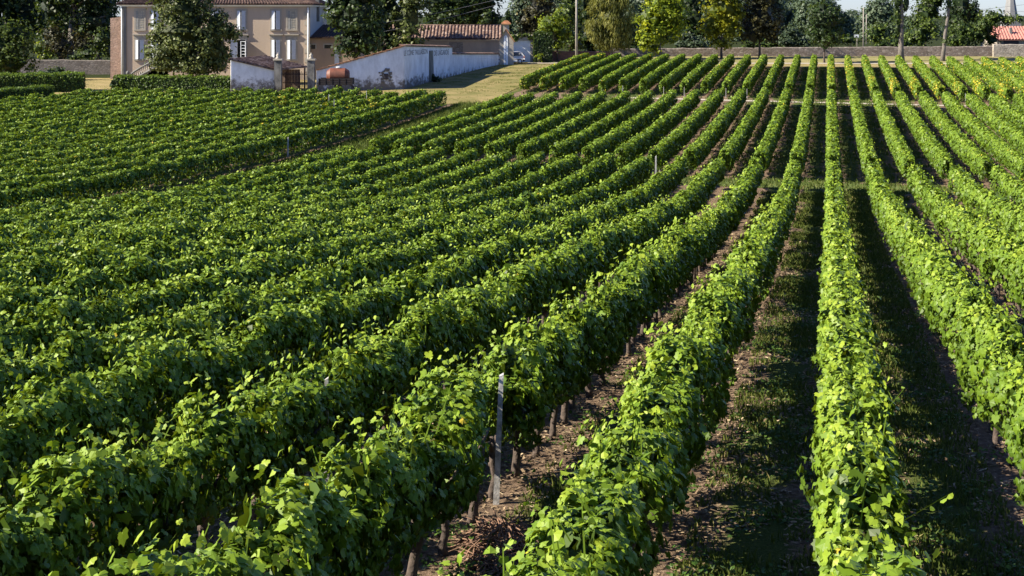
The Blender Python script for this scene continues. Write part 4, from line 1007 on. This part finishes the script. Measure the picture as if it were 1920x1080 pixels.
def tree(name, label, u, Y, crown, mat, bark=TRUNK, r=.25, leaf=.34, seed=0, group=None, per=11, lean=0.0, trunk_top=None, tbias=0, droop=.4, spread=.5, depth=1.0, cat='tree', limbs=9, fill=.75, core=.6, tpl=T_QUAD):
    """crown: list of (u, v, half width px, half height px[, dy]) measured at distance Y"""
    s = Y / F; x0 = pu(u, Y); z0 = g1(x0, Y)
    root = empty(name, (x0, Y, z0)); tag(root, label, cat, group)
    blobs = [(pu(c[0], Y), Y + (c[4] if len(c) > 4 else 0), pv(c[1], Y), c[2] * s, c[2] * s * depth, c[3] * s) for c in crown]
    me, cl = crown_mesh(blobs, leaf, per, seed, droop, tbias, spread, fill, core, tpl)
    link('crown', me, mat, root)
    if r > 0:
        rng = random.Random(seed); bz = [b[2] for b in blobs]
        zt = trunk_top if trunk_top is not None else max(b[2] + b[5] * .45 for b in blobs)
        cx = sum(b[0] for b in blobs) / len(blobs) if lean == 0 else x0 + lean * (zt - z0)
        m = MB(); n = 8; pts = []
        for i in range(n + 1):
            t = i / n; pts.append(Vector((x0 + (cx - x0) * (t ** 1.3 if lean == 0 else t) + rng.uniform(-.06, .06) * (i > 0), Y + rng.uniform(-.06, .06), z0 - .3 + (zt - z0 + .3) * t)))
        m.tube(pts, [r * (1.35 if i == 0 else 1.0) * (1 - .75 * i / n) for i in range(n + 1)], 9)
        zc = min(b[2] - b[5] for b in blobs)
        idx = rng.sample(range(len(cl)), min(limbs, len(cl)))
        for j in idx:
            e = Vector(cl[j]); t = min(.95, max(.25, (e.z - 1.2 - z0) / max(.1, zt - z0))); i = int(t * n); a = pts[i].lerp(pts[min(i + 1, n)], t * n - i)
            mid = a.lerp(e, .5) + Vector((rng.uniform(-.3, .3), rng.uniform(-.3, .3), .25)); q = r * (1 - .75 * t) * .55
            m.tube([a, mid, e], [q, q * .6, q * .2], 6, False)
        m.build('trunk', bark, root)
    return root

# tree before the house
tree('leafy_tree', 'broad dark glossy tree standing in front of the manor house', 358, 150, [(350, 60, 58, 62), (318, 98, 42, 38), (395, 95, 42, 42), (345, 5, 54, 44), (405, 48, 26, 28), (432, 62, 17, 18), (365, 120, 50, 22), (300, 62, 18, 26), (330, -30, 30, 30)], MAGN, r=.3, leaf=.28, seed=1, per=30, spread=.55, core=.6)
# left edge
tree('bushy_tree', 'rounded bright green bushy tree at the left edge, before the dark trees', 12, 160, [(10, 90, 50, 45), (-25, 60, 40, 40), (35, 68, 27, 28), (20, 118, 42, 22)], MID, r=.25, leaf=.30, seed=2, per=16, tbias=-.05)
tree('bare_limbed_tree', 'tall tree with bare grey upright limbs left of the house', 131, 186, [(150, -20, 70, 40), (105, 10, 40, 35), (175, 45, 38, 45), (100, 75, 30, 32), (190, 5, 30, 30)], DARK, PALEB, r=.52, leaf=.34, seed=3, per=10, trunk_top=8, limbs=26, tbias=-.1)
tree('copper_shrub', 'dull reddish shrub beside the bare-limbed trunk', 108, 183, [(112, 88, 26, 22), (150, 80, 22, 24), (98, 62, 16, 16)], PURP, DARKB, r=.1, leaf=.26, seed=4, per=22, core=.4, cat='shrub')
tree('bright_shrub', 'small yellow-green shrub above the shaded wall', 92, 181, [(88, 104, 15, 12), (72, 92, 12, 14)], LIME, DARKB, r=.07, leaf=.24, seed=5, per=10, cat='shrub', tbias=-.15)
tree('green_shrub', 'mid green shrub beside the brick end of the house', 190, 180, [(190, 78, 18, 26), (200, 95, 12, 16), (165, 102, 22, 12), (140, 108, 16, 8)], MID, DARKB, r=.1, leaf=.26, seed=6, per=12, cat='shrub', tbias=-.05)
for i, (u, Y, cr, lab) in enumerate([
    (50, 200, [(45, 20, 60, 60), (10, -10, 50, 50)], 'tall dark tree rising behind the bright bushy tree at the left edge'),
    (185, 205, [(180, 40, 45, 60), (200, -10, 35, 40)], 'tall dark tree between the bare-limbed tree and the house'),
    (-45, 196, [(-40, 20, 60, 70)], 'dark tree cut by the left edge of the view'),
    (115, 214, [(110, 40, 55, 60), (120, -30, 50, 45)], 'dark tree behind the bare grey limbs')]):
    tree('dark_tree', lab, u, Y, cr, DARK, DARKB, r=.4, leaf=.42, seed=10 + i, per=12, group='dark trees left of the house', tbias=-.12)
# trees between house and outbuilding
for i, (u, Y, cr, lab, mt) in enumerate([
    (668, 157, [(668, 30, 50, 48), (640, 22, 28, 40), (652, 84, 26, 26), (690, 70, 34, 40), (672, -20, 50, 40)], 'dense dark evergreen touching the right end of the house', DARK),
    (720, 176, [(720, 20, 45, 50), (715, -30, 45, 45), (735, 78, 22, 26)], 'dark evergreen in the middle of the clump behind the gable wall', DARK),
    (770, 174, [(765, 40, 32, 50), (770, -5, 34, 40), (778, 85, 18, 20), (752, 80, 14, 26)], 'dark olive tree overhanging the left end of the outbuilding roof', MAGN),
    (830, 196, [(830, 5, 50, 45), (880, -10, 45, 40), (850, 30, 50, 22)], 'dark wide tree behind the outbuilding roof', DARK),
    (915, 200, [(910, 5, 28, 38), (925, 38, 14, 24), (890, 30, 25, 30)], 'dark tree behind the roof ridge next to the gateway', DARK)]):
    tree('evergreen_tree', lab, u, Y, cr, mt, DARKB, r=.3, leaf=.36, seed=30 + i, per=14, group='dark trees behind the white walls', tbias=-.1)
tree('conifer', 'small dark pointed conifer behind the gateway top', 953, 205, [(952, 42, 13, 16), (952, 27, 7, 12), (953, 60, 15, 16)], DARK, DARKB, r=.12, leaf=.3, seed=40, per=12, tbias=-.1)
tree('leafy_tree', 'dark olive conical bush behind the outbuilding ridge', 915, 190, [(914, 40, 12, 12), (914, 28, 7, 8)], MID, DARKB, r=.08, leaf=.26, seed=41, per=9, tbias=-.2, cat='bush')
tree('copper_tree', 'copper leaved tree above the garage roof', 1000, 196, [(990, 38, 22, 28), (1012, 20, 30, 34), (1000, 62, 30, 18), (1020, -15, 32, 25)], PURP, DARKB, r=.25, leaf=.3, seed=42, per=14)
tree('leafy_tree', 'fresh green young tree between the copper tree and the concrete pole', 1046, 184, [(1030, 48, 24, 22), (1048, 30, 18, 18), (1020, 62, 20, 14), (1052, 62, 18, 20), (1045, 85, 14, 12)], LIME, DARKB, r=.12, leaf=.26, seed=43, per=14, tbias=-.22)
tree('leafy_tree', 'mid green tree right behind the concrete pole', 1068, 192, [(1070, 20, 20, 32), (1062, 60, 20, 28), (1078, 78, 22, 20), (1072, -15, 22, 22)], MID, DARKB, r=.2, leaf=.3, seed=44, per=13, tbias=-.08)
tree('dark_tree', 'dark tree in shade between the pole and the weeping birch', 1105, 206, [(1100, 10, 34, 50), (1095, 65, 32, 32), (1130, 85, 30, 20)], DARK, DARKB, r=.3, leaf=.4, seed=45, per=13, tbias=-.2)
tree('weeping_birch', 'weeping birch with drooping olive branches and pale trunk', 1146, 181, [(1145, 35, 42, 45), (1122, 60, 18, 28), (1165, 62, 22, 28), (1148, -10, 34, 34), (1140, 78, 26, 12)], WEEP, PALEB, r=.17, leaf=.30, seed=46, per=46, droop=5, spread=.55, tpl=T_STRAND, core=.5)
tree('leafy_tree', 'yellow-green tree with pale thin trunk right of the weeping birch', 1238, 187, [(1222, 35, 30, 34), (1245, 10, 34, 40), (1212, 70, 18, 24), (1240, 60, 34, 24), (1265, 30, 24, 34), (1228, 90, 14, 9)], LIME, PALEB, r=.13, leaf=.32, seed=47, per=15)
tree('dark_tree', 'dark tree in shade between the two yellow-green trees', 1300, 214, [(1300, 20, 36, 55), (1285, 70, 30, 26), (1320, 60, 30, 30)], DARK, DARKB, r=.3, leaf=.42, seed=48, per=13, tbias=-.1)
tree('leafy_tree', 'yellowing tree left of the copper brown tree', 1353, 189, [(1350, 20, 34, 40), (1335, 50, 24, 26), (1368, 55, 22, 26), (1378, 15, 20, 26), (1352, 82, 18, 9), (1350, -15, 36, 24)], GOLD, DARKB, r=.16, leaf=.32, seed=49, per=13, tbias=-.06)
tree('copper_tree', 'dark copper brown tree with round crown beside the yellowing tree', 1424, 190, [(1428, 35, 38, 42), (1410, 55, 24, 28), (1445, 60, 20, 24), (1425, -10, 36, 20)], PURP, DARKB, r=.17, leaf=.32, seed=50, per=18, tbias=-.03)
tree('round_tree', 'small round dark tree with thin straight trunk standing alone', 1546, 180, [(1546, 45, 33, 38), (1546, 25, 28, 22), (1546, 68, 28, 18)], DARK, DARKB, r=.13, leaf=.28, seed=51, per=26, tbias=-.08)
# two big trunks
def ivy_tree(u, Y, r, lean, lab, seed, crown, ivy):
    t = tree('tall_tree', lab, u, Y, crown, MID, PALEB, r=r, leaf=.36, seed=seed, per=9, lean=lean, trunk_top=9, limbs=14, tbias=-.1)
    s = Y / F
    me, _ = crown_mesh([(pu(a, Y), Y, pv(b, Y), c * s, c * s, d * s) for a, b, c, d in ivy], .22, 12, seed + 1, .9, -.2, .32, .9)
    link('ivy', me, MID, t)
ivy_tree(1690, 184, .38, .0, 'tall grey trunk wrapped in ivy, before the stone wall', 60, [(1690, -70, 60, 45), (1650, -90, 40, 30), (1730, -95, 40, 34)], [(1683, 52, 9, 16), (1681, 25, 10, 24), (1699, 8, 9, 20), (1683, 0, 12, 22), (1692, -20, 14, 20), (1680, 66, 6, 8)])
ivy_tree(1767, 184, .26, .115, 'leaning slender grey trunk with leafy top, right of the ivy-wrapped one', 64, [(1790, -70, 50, 40), (1760, -85, 40, 30)], [(1770, 75, 4, 5), (1780, 8, 8, 14), (1785, -14, 10, 16)])
for i, (u, Y, cr, mt, lab, tb) in enumerate([
    (1645, 215, [(1644, 66, 22, 20), (1652, 54, 14, 14)], MID, 'yellow-green bush left of the ivy-wrapped trunk', .03),
    (1730, 210, [(1728, 64, 30, 24), (1745, 50, 20, 18), (1712, 72, 20, 14)], MID, 'light green bush between the two big trunks', .06),
    (1735, 224, [(1740, 22, 28, 34), (1725, 40, 20, 20), (1752, -5, 26, 24)], MID, 'climbing greenery behind the gap between the two big trunks', -.05),
    (1830, 208, [(1812, 62, 34, 26), (1842, 58, 28, 22), (1800, 76, 28, 12), (1860, 74, 14, 12)], MID, 'wide dark green bush right of the leaning trunk', -.12),
    (1870, 207, [(1862, 32, 26, 15), (1890, 38, 18, 10), (1846, 46, 22, 12), (1910, 36, 8, 8)], MID, 'fig tree spreading above the red tiled roof', 0),
    (1815, 222, [(1805, 12, 32, 34), (1790, 35, 24, 28), (1825, 30, 18, 18)], DARK, 'dark tree behind the leaning trunk', 0),
    (1605, 212, [(1590, 74, 14, 9), (1570, 78, 14, 8), (1560, 72, 12, 10)], MID, 'low bush beside the small white sign', 0),
    (1490, 206, [(1486, 66, 22, 20), (1478, 78, 24, 12), (1508, 80, 20, 9)], BLUEG, 'grey-green bush behind the wall beside the round dark tree', .1),
    (1430, 208, [(1440, 82, 26, 9), (1462, 78, 14, 10), (1412, 84, 18, 8)], MID, 'low hedge-like bush along the wall behind the copper brown tree', -.12),
    (1300, 203, [(1296, 78, 24, 14), (1275, 84, 16, 9), (1320, 84, 18, 8), (1286, 68, 12, 10)], BLUEG, 'loose grey-green bush on the wall between the yellow-green trees', .05),
    (1690, 206, [(1676, 80, 14, 9), (1700, 82, 14, 8), (1655, 84, 14, 7)], MID, 'low bush behind the foot of the ivy-wrapped trunk', -.12),
    (1180, 205, [(1185, 60, 24, 34), (1195, 90, 22, 14)], DARK, 'shaded dark bush right behind the weeping birch', -.12)]):
    tree('bush', lab, u, Y, cr, mt, DARKB, r=.09, leaf=.30, seed=80 + i, per=13, cat='bush', group='bushes behind the stone wall', tbias=tb, limbs=6)
# distant trees
far = [(1215, 2, 60, 60, 'far blue-green tree behind the weeping birch'), (1290, 5, 55, 60, 'far blue-green tree behind the gap right of the yellow-green tree'),
       (1375, 30, 60, 50, 'far blue-green tree behind the yellowing tree'), (1470, 25, 50, 45, 'far blue-green tree behind the copper brown tree'),
       (1500, 38, 40, 38, 'far blue-green tree left of the round dark tree'), (1545, 40, 52, 40, 'far tree directly behind the round dark tree'), (1600, 50, 40, 30, 'far low blue-green tree behind the small white sign'),
       (1650, 30, 42, 34, 'far feathery tree between the thin poles and the ivy-wrapped trunk'), (1720, 58, 46, 26, 'far low tree seen between the two big trunks'), (1000, 5, 40, 50, 'far tree behind the copper leaved tree'),
       (1070, -10, 45, 60, 'far tall tree behind the concrete pole'), (1160, -5, 45, 60, 'far tall tree behind the weeping birch top'), (1420, 8, 45, 40, 'far tree above the copper brown crown'), (1530, 12, 32, 26, 'far taller tree top left of the open sky')]
for i, (u, v, hw, hh, lab) in enumerate(far):
    Y = 285 + (i * 37) % 60
    tree('distant_tree', lab, u, Y, [(u, v, hw * .62, hh), (u - hw * .55, v + hh * .3, hw * .5, hh * .7), (u + hw * .55, v + hh * .25, hw * .5, hh * .7), (u, v + hh * .8, hw * .95, hh * .5)], FARL, DARKB, r=.35, leaf=.48, seed=120 + i, per=26, spread=.9, group='distant trees', limbs=5)

# ------------------------------------------------------------------ clipped hedges
def hedge(name, label, pa, pb, w, h, seed, leaf=.16, dens=150, mat=HEDGE, tb=0.0):
    rng = np.random.default_rng(seed); a = np.array(pa, float); b = np.array(pb, float); L = np.linalg.norm(b - a); d = (b - a) / L; nn = np.array([-d[1], d[0]])
    n = int((L + w) * dens * (w + 2 * h) * .5); t = rng.uniform(0, L, n); face = rng.random(n)
    top = face < w / (w + 2 * h); side = np.where(rng.random(n) < .5, -1, 1)
    o = np.where(top, rng.uniform(-w / 2, w / 2, n), side * w / 2 * rng.uniform(.86, 1.06, n)); z = np.where(top, h * rng.uniform(.94, 1.05, n), h * rng.random(n))
    nr = np.where(top[:, None], np.array([0, 0, 1.0]), np.concatenate([side[:, None] * nn[None], np.full((n, 1), .35)], 1))
    ne = int(dens * w * h * .8); te = np.where(rng.random(ne) < .5, 0, L) + rng.normal(0, .05, ne)
    t = np.concatenate([t, te]); o = np.concatenate([o, rng.uniform(-w / 2, w / 2, ne)]); z = np.concatenate([z, h * rng.random(ne)])
    nr = np.concatenate([nr, np.concatenate([np.where(te < L / 2, -1, 1)[:, None] * d[None], np.full((ne, 1), .3)], 1)]); n += ne
    z = z + .05 * np.sin(t * 2.1) + .04 * np.sin(t * 5.3)
    xy = a + d * t[:, None] + nn * o[:, None]; g = gz(xy[:, 0], xy[:, 1]); pos = np.concatenate([xy, (g + z)[:, None]], 1)
    nr = nr + rng.normal(0, .45, (n, 3)); tint = np.clip(.33 + .38 * (z / h) ** 2 + rng.normal(0, .13, n) + tb, 0, 1)  # paler towards the top, sunlit hedge tops put into the tint
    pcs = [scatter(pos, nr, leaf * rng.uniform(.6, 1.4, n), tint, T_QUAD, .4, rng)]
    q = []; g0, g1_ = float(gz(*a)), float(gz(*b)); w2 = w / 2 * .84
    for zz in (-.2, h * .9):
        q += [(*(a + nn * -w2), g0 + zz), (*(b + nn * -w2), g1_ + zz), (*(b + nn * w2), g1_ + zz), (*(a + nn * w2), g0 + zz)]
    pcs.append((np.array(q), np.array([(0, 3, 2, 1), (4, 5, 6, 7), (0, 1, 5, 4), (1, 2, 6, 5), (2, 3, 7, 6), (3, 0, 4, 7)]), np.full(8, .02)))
    o_ = link(name, np_mesh(name, pcs), mat); tag(o_, label, 'hedge'); return o_
hedge('clipped_hedge', 'long clipped hedge in front of the manor house', (pu(216, 140), 140), (pu(437, 139.5), 139.5), 1.5, 1.45, 201)
tree('round_shrub', 'rounded shrub at the left end of the hedge before the house', 214, 138.5, [(214, 158, 15, 12)], HEDGE, DARKB, r=.06, leaf=.18, seed=202, per=24, spread=.25, cat='shrub')
hedge('clipped_hedge', 'clipped hedge left of the sandy gap, below the shaded stone wall', (pu(-70, 137.5), 137.5), (pu(158, 140), 140), 2.2, 1.75, 203)
hedge('clipped_hedge', 'lower dark hedge at the left edge, before the longer hedge', (pu(-60, 126), 126), (pu(95, 131.5), 131.5), 1.5, 1.35, 204, tb=-.1)
tree('low_shrub', 'low dark spreading shrub before the shaded stone wall', 100, 150, [(98, 137, 24, 9), (112, 132, 14, 8), (84, 142, 22, 6)], DARK, DARKB, r=.05, leaf=.22, seed=205, per=16, spread=.3, cat='shrub')
hedge('tall_hedge', 'tall square dark hedge right of the garage', (pu(1001, 181), 181), (pu(1034, 181), 181), 1.3, 3.75, 206, .2, 110, DARK, -.1)
# ivy along the garage top
me, _ = crown_mesh([(pu(u, 181.8), 181.8, pv(v, 181.8), 6 * .068, .35, 4 * .068) for u, v in ((962, 68), (972, 68), (982, 67), (992, 68), (1000, 72), (1002, 84), (966, 72))], .2, 14, 207, .9, .1, .22, .9)
tag(link('ivy', me, MID), 'green ivy hanging along the top of the garage front', 'ivy')
tree('fern_like_plant', 'bright leafy plant at the foot of the tall square hedge', 1011, 180, [(1011, 106, 7, 9)], LIME, DARKB, r=.03, leaf=.2, seed=208, per=12, spread=.2, cat='plant', tbias=-.1)
tree('low_shrub', 'dark creeper at the foot of the wall buttress', 812, 149, [(810, 143, 8, 7), (818, 148, 8, 4)], DARK, DARKB, r=.03, leaf=.2, seed=209, per=14, spread=.22, cat='shrub', tbias=-.1)

# ------------------------------------------------------------------ growth and litter on the ground
sheet_on_ground('farm_track', lambda t: (row_x(-16.9, 50 + 77 * t), 50 + 77 * t), lambda t: (row_x(-14.35, 50 + 77 * t), 50 + 77 * t), 90, 4, 0.02, STRIP, 'grassy farm track running between the two vine blocks', 'track')
GRASSM = leaf_mat('grass_blades', [(0, (.030, .050, .010)), (.5, (.075, .110, .020)), (.8, (.15, .165, .04)), (1, (.30, .25, .11))], .3, (.2, .24, .03), .6, .2)
WEEDM = leaf_mat('weed_leaves', [(0, (.020, .050, .010)), (.5, (.050, .105, .018)), (1, (.12, .19, .03))], .3, (.16, .26, .02), .5, .25)
STRAWM = leaf_mat('straw', [(0, (.05, .034, .024)), (.4, (.15, .105, .068)), (.8, (.30, .22, .14)), (1, (.50, .40, .26))], .05, (.4, .3, .2), .8, .1)
def blades(x, y, h, w, tint, rng):
    n = len(x); z = gz(x, y); a = rng.uniform(0, 2 * np.pi, n); le = rng.normal(0, .35, (n, 2)) * h[:, None]
    dx = np.cos(a) * w / 2; dy = np.sin(a) * w / 2
    m = np.stack([x + le[:, 0] * .4, y + le[:, 1] * .4, z + h * .6], 1)
    v = np.stack([np.stack([x - dx, y - dy, z - .02], 1), np.stack([x + dx, y + dy, z - .02], 1), m + np.stack([dx, dy, 0 * dx], 1) * .7, np.stack([x + le[:, 0], y + le[:, 1], z + h], 1), m - np.stack([dx, dy, 0 * dx], 1) * .7], 1)
    return v.reshape(-1, 3), np.arange(n * 5).reshape(n, 5), np.repeat(tint, 5)
def patch(x, y, sc, seed):
    r = np.random.default_rng(seed); k = r.normal(0, 1 / sc, (6, 2)); p = r.uniform(0, 6.28, 6)
    return sum(np.sin(x * k[i, 0] * 2 + y * k[i, 1] * 2 + p[i]) for i in range(6)) / 2.4
def lane_points(n, y0, y1, ks, c0, c1, rng, power=1.7):
    y = y0 + (y1 - y0) * rng.random(n) ** power; k = rng.choice(ks, n); q = k + .5 + rng.uniform(c0, c1, n)
    return row_x(q, y), y, q
def build_ground_cover():
    rng = np.random.default_rng(77)
    x, y, q = lane_points(160000, 7.5, 72, [-2, -1, 0, 1, 2], -.34, .34, rng)
    k = np.floor(q); p = patch(x, y, .8, 3) + np.where(k == 0, .7, np.where(k == -1, .2, -.35)) + .3 * patch(x, y, .25, 9); g = p > rng.normal(.1, .3, len(x)); x, y = x[g], y[g]
    h = rng.uniform(.025, .095, len(x)) * (1 + y / 60); w = .014 + y * .0006
    pc = [blades(x, y, h, w, np.clip(rng.normal(.5, .22, len(x)), 0, 1), rng)]
    tag(link('grass', np_mesh('grass', pc), GRASSM), 'short green grass growing in patches between the near vine rows', 'grass', kind='stuff')
    y = rng.uniform(50, 128, 34000); q = rng.uniform(-16.8, -14.3, len(y)); x = row_x(q, y); h = rng.uniform(.12, .42, len(x))
    tag(link('tall_grass', np_mesh('tall_grass', [blades(x, y, h, .075 + 0 * x, np.clip(rng.normal(.42, .2, len(x)), 0, 1), rng)]), GRASSM), 'rank tall grass along the track between the two vine blocks', 'grass', kind='stuff')
    # mown strip tufts and tufts under the rows farther away
    k = rng.uniform(-15, 7, 9000); y = alleyY(k) + rng.uniform(-1.6, 2.2, len(k)); x = row_x(k, y)
    pcs = [blades(x, y, rng.uniform(.06, .22, len(x)), .06 + 0 * x, np.clip(rng.normal(.5, .2, len(x)), 0, 1), rng)]
    k = rng.uniform(-15, 11, 60000); y = rng.uniform(76, 168, len(k)); fr = np.abs(k - np.round(k)); x = row_x(k, y); g = (patch(x, y, 2.0, 5) > -.35) & (fr > .12)
    pcs.append(blades(x[g], y[g], rng.uniform(.08, .25, g.sum()), .09 + 0 * x[g], np.clip(rng.normal(.45, .2, g.sum()), 0, 1), rng))
    tag(link('grass_tufts', np_mesh('grass_tufts', pcs), GRASSM), 'grass tufts on the mown strip and between the farther vine rows', 'grass', kind='stuff')
    y = rng.uniform(126, 175, 16000); t_ = rng.random(len(y)); xa = np.where(y > 141, -10.7 + (y - 141) * .2686, -30 + (y - 128) / 13 * 19.2); x = xa + (row_x(-15.6, y) - xa) * t_
    tag(link('lawn_grass', np_mesh('lawn_grass', [blades(x, y, rng.uniform(.03, .09, len(x)) * np.clip(1 + patch(x, y, 1.5, 41), .3, 2), .06 + 0 * x, np.clip(rng.normal(.72, .16, len(x)), 0, 1), rng)]), GRASSM), 'dry tufts of grass on the lawn beside the white wall', 'grass', kind='stuff')
    # broad-leaved weeds
    x, y, q = lane_points(1900, 8, 40, [-3, -2, -1, 0, 1], -.45, .45, rng, 1.4); g = patch(x, y, .9, 21) > -.1; x, y = x[g], y[g]
    n = 26; X = np.repeat(x, n) + rng.normal(0, .11, len(x) * n); Y = np.repeat(y, n) + rng.normal(0, .11, len(y) * n); Z = gz(X, Y) + rng.uniform(.0, .11, len(X)) * np.exp(-3 * rng.random(len(X)) * 0)
    nr = rng.normal(0, .4, (len(X), 3)) + np.array([0, 0, 1.0])
    tag(link('weeds', np_mesh('weeds', [scatter(np.stack([X, Y, Z], 1), nr, rng.uniform(.025, .065, len(X)), np.clip(rng.normal(.5, .2, len(X)), 0, 1), T_FOLD, 0, rng)]), WEEDM), 'low broad-leaved weeds scattered on the soil between the near rows', 'weeds', kind='stuff')
    # straw, bark chips and dead leaves
    x, y, q = lane_points(110000, 7.5, 55, [-4, -3, -2, -1, 0, 1, 2], -.5, .5, rng, 1.6)
    g = (np.abs(q - np.round(q)) < .34) | (patch(x, y, .7, 31) > .2); x, y = x[g], y[g]; n = len(x); z = gz(x, y) + rng.uniform(.01, .045, n)
    a = rng.uniform(0, 6.28, n); L = rng.uniform(.010, .036, n) * (1 + y / 60); w = rng.uniform(.003, .012, n) * (1 + y / 45); d = np.stack([np.cos(a), np.sin(a), rng.normal(0, .22, n)], 1); e = np.stack([-np.sin(a), np.cos(a), rng.normal(0, .22, n)], 1); c = np.stack([x, y, z], 1)
    v = np.stack([c - d * L[:, None] - e * w[:, None], c + d * L[:, None] - e * w[:, None], c + d * L[:, None] + e * w[:, None], c - d * L[:, None] + e * w[:, None]], 1).reshape(-1, 3)
    tag(link('straw', np_mesh('straw', [(v, np.arange(n * 4).reshape(n, 4), np.repeat(np.clip(rng.normal(.5, .25, n), 0, 1), 4))]), STRAWM), 'straw, bark chips and dead leaves littering the soil under the near vines', 'litter', kind='stuff')
    # brushwood heap by the trunks
    r = random.Random(5); m = MB(); cx, cy = row_x(-2, 13.9) + .55, 13.9
    for i in range(230):
        a = r.uniform(0, 6.28); q = math.sqrt(r.random()); x = cx + q * .42 * math.cos(a); y = cy + q * .85 * math.sin(a); b = r.uniform(0, 6.28); L = r.uniform(.1, .32); z = g1(x, y) + .02 + r.random() * .24 * (1 - q)
        t = r.uniform(-.5, .5); p = Vector((x, y, z)); dd = Vector((math.cos(b), math.sin(b), t * .8)) * L
        m.tube([p - dd, p + Vector((0, 0, .03)), p + dd], [.006, .008, .004], 4, False)
    tag(m.build('brushwood_heap', plain('dead_twigs', (.20, .115, .075), .95, var=.5, scale=20)), 'tangled heap of dead brown vine prunings at the foot of the vines', 'brushwood')
build_ground_cover()
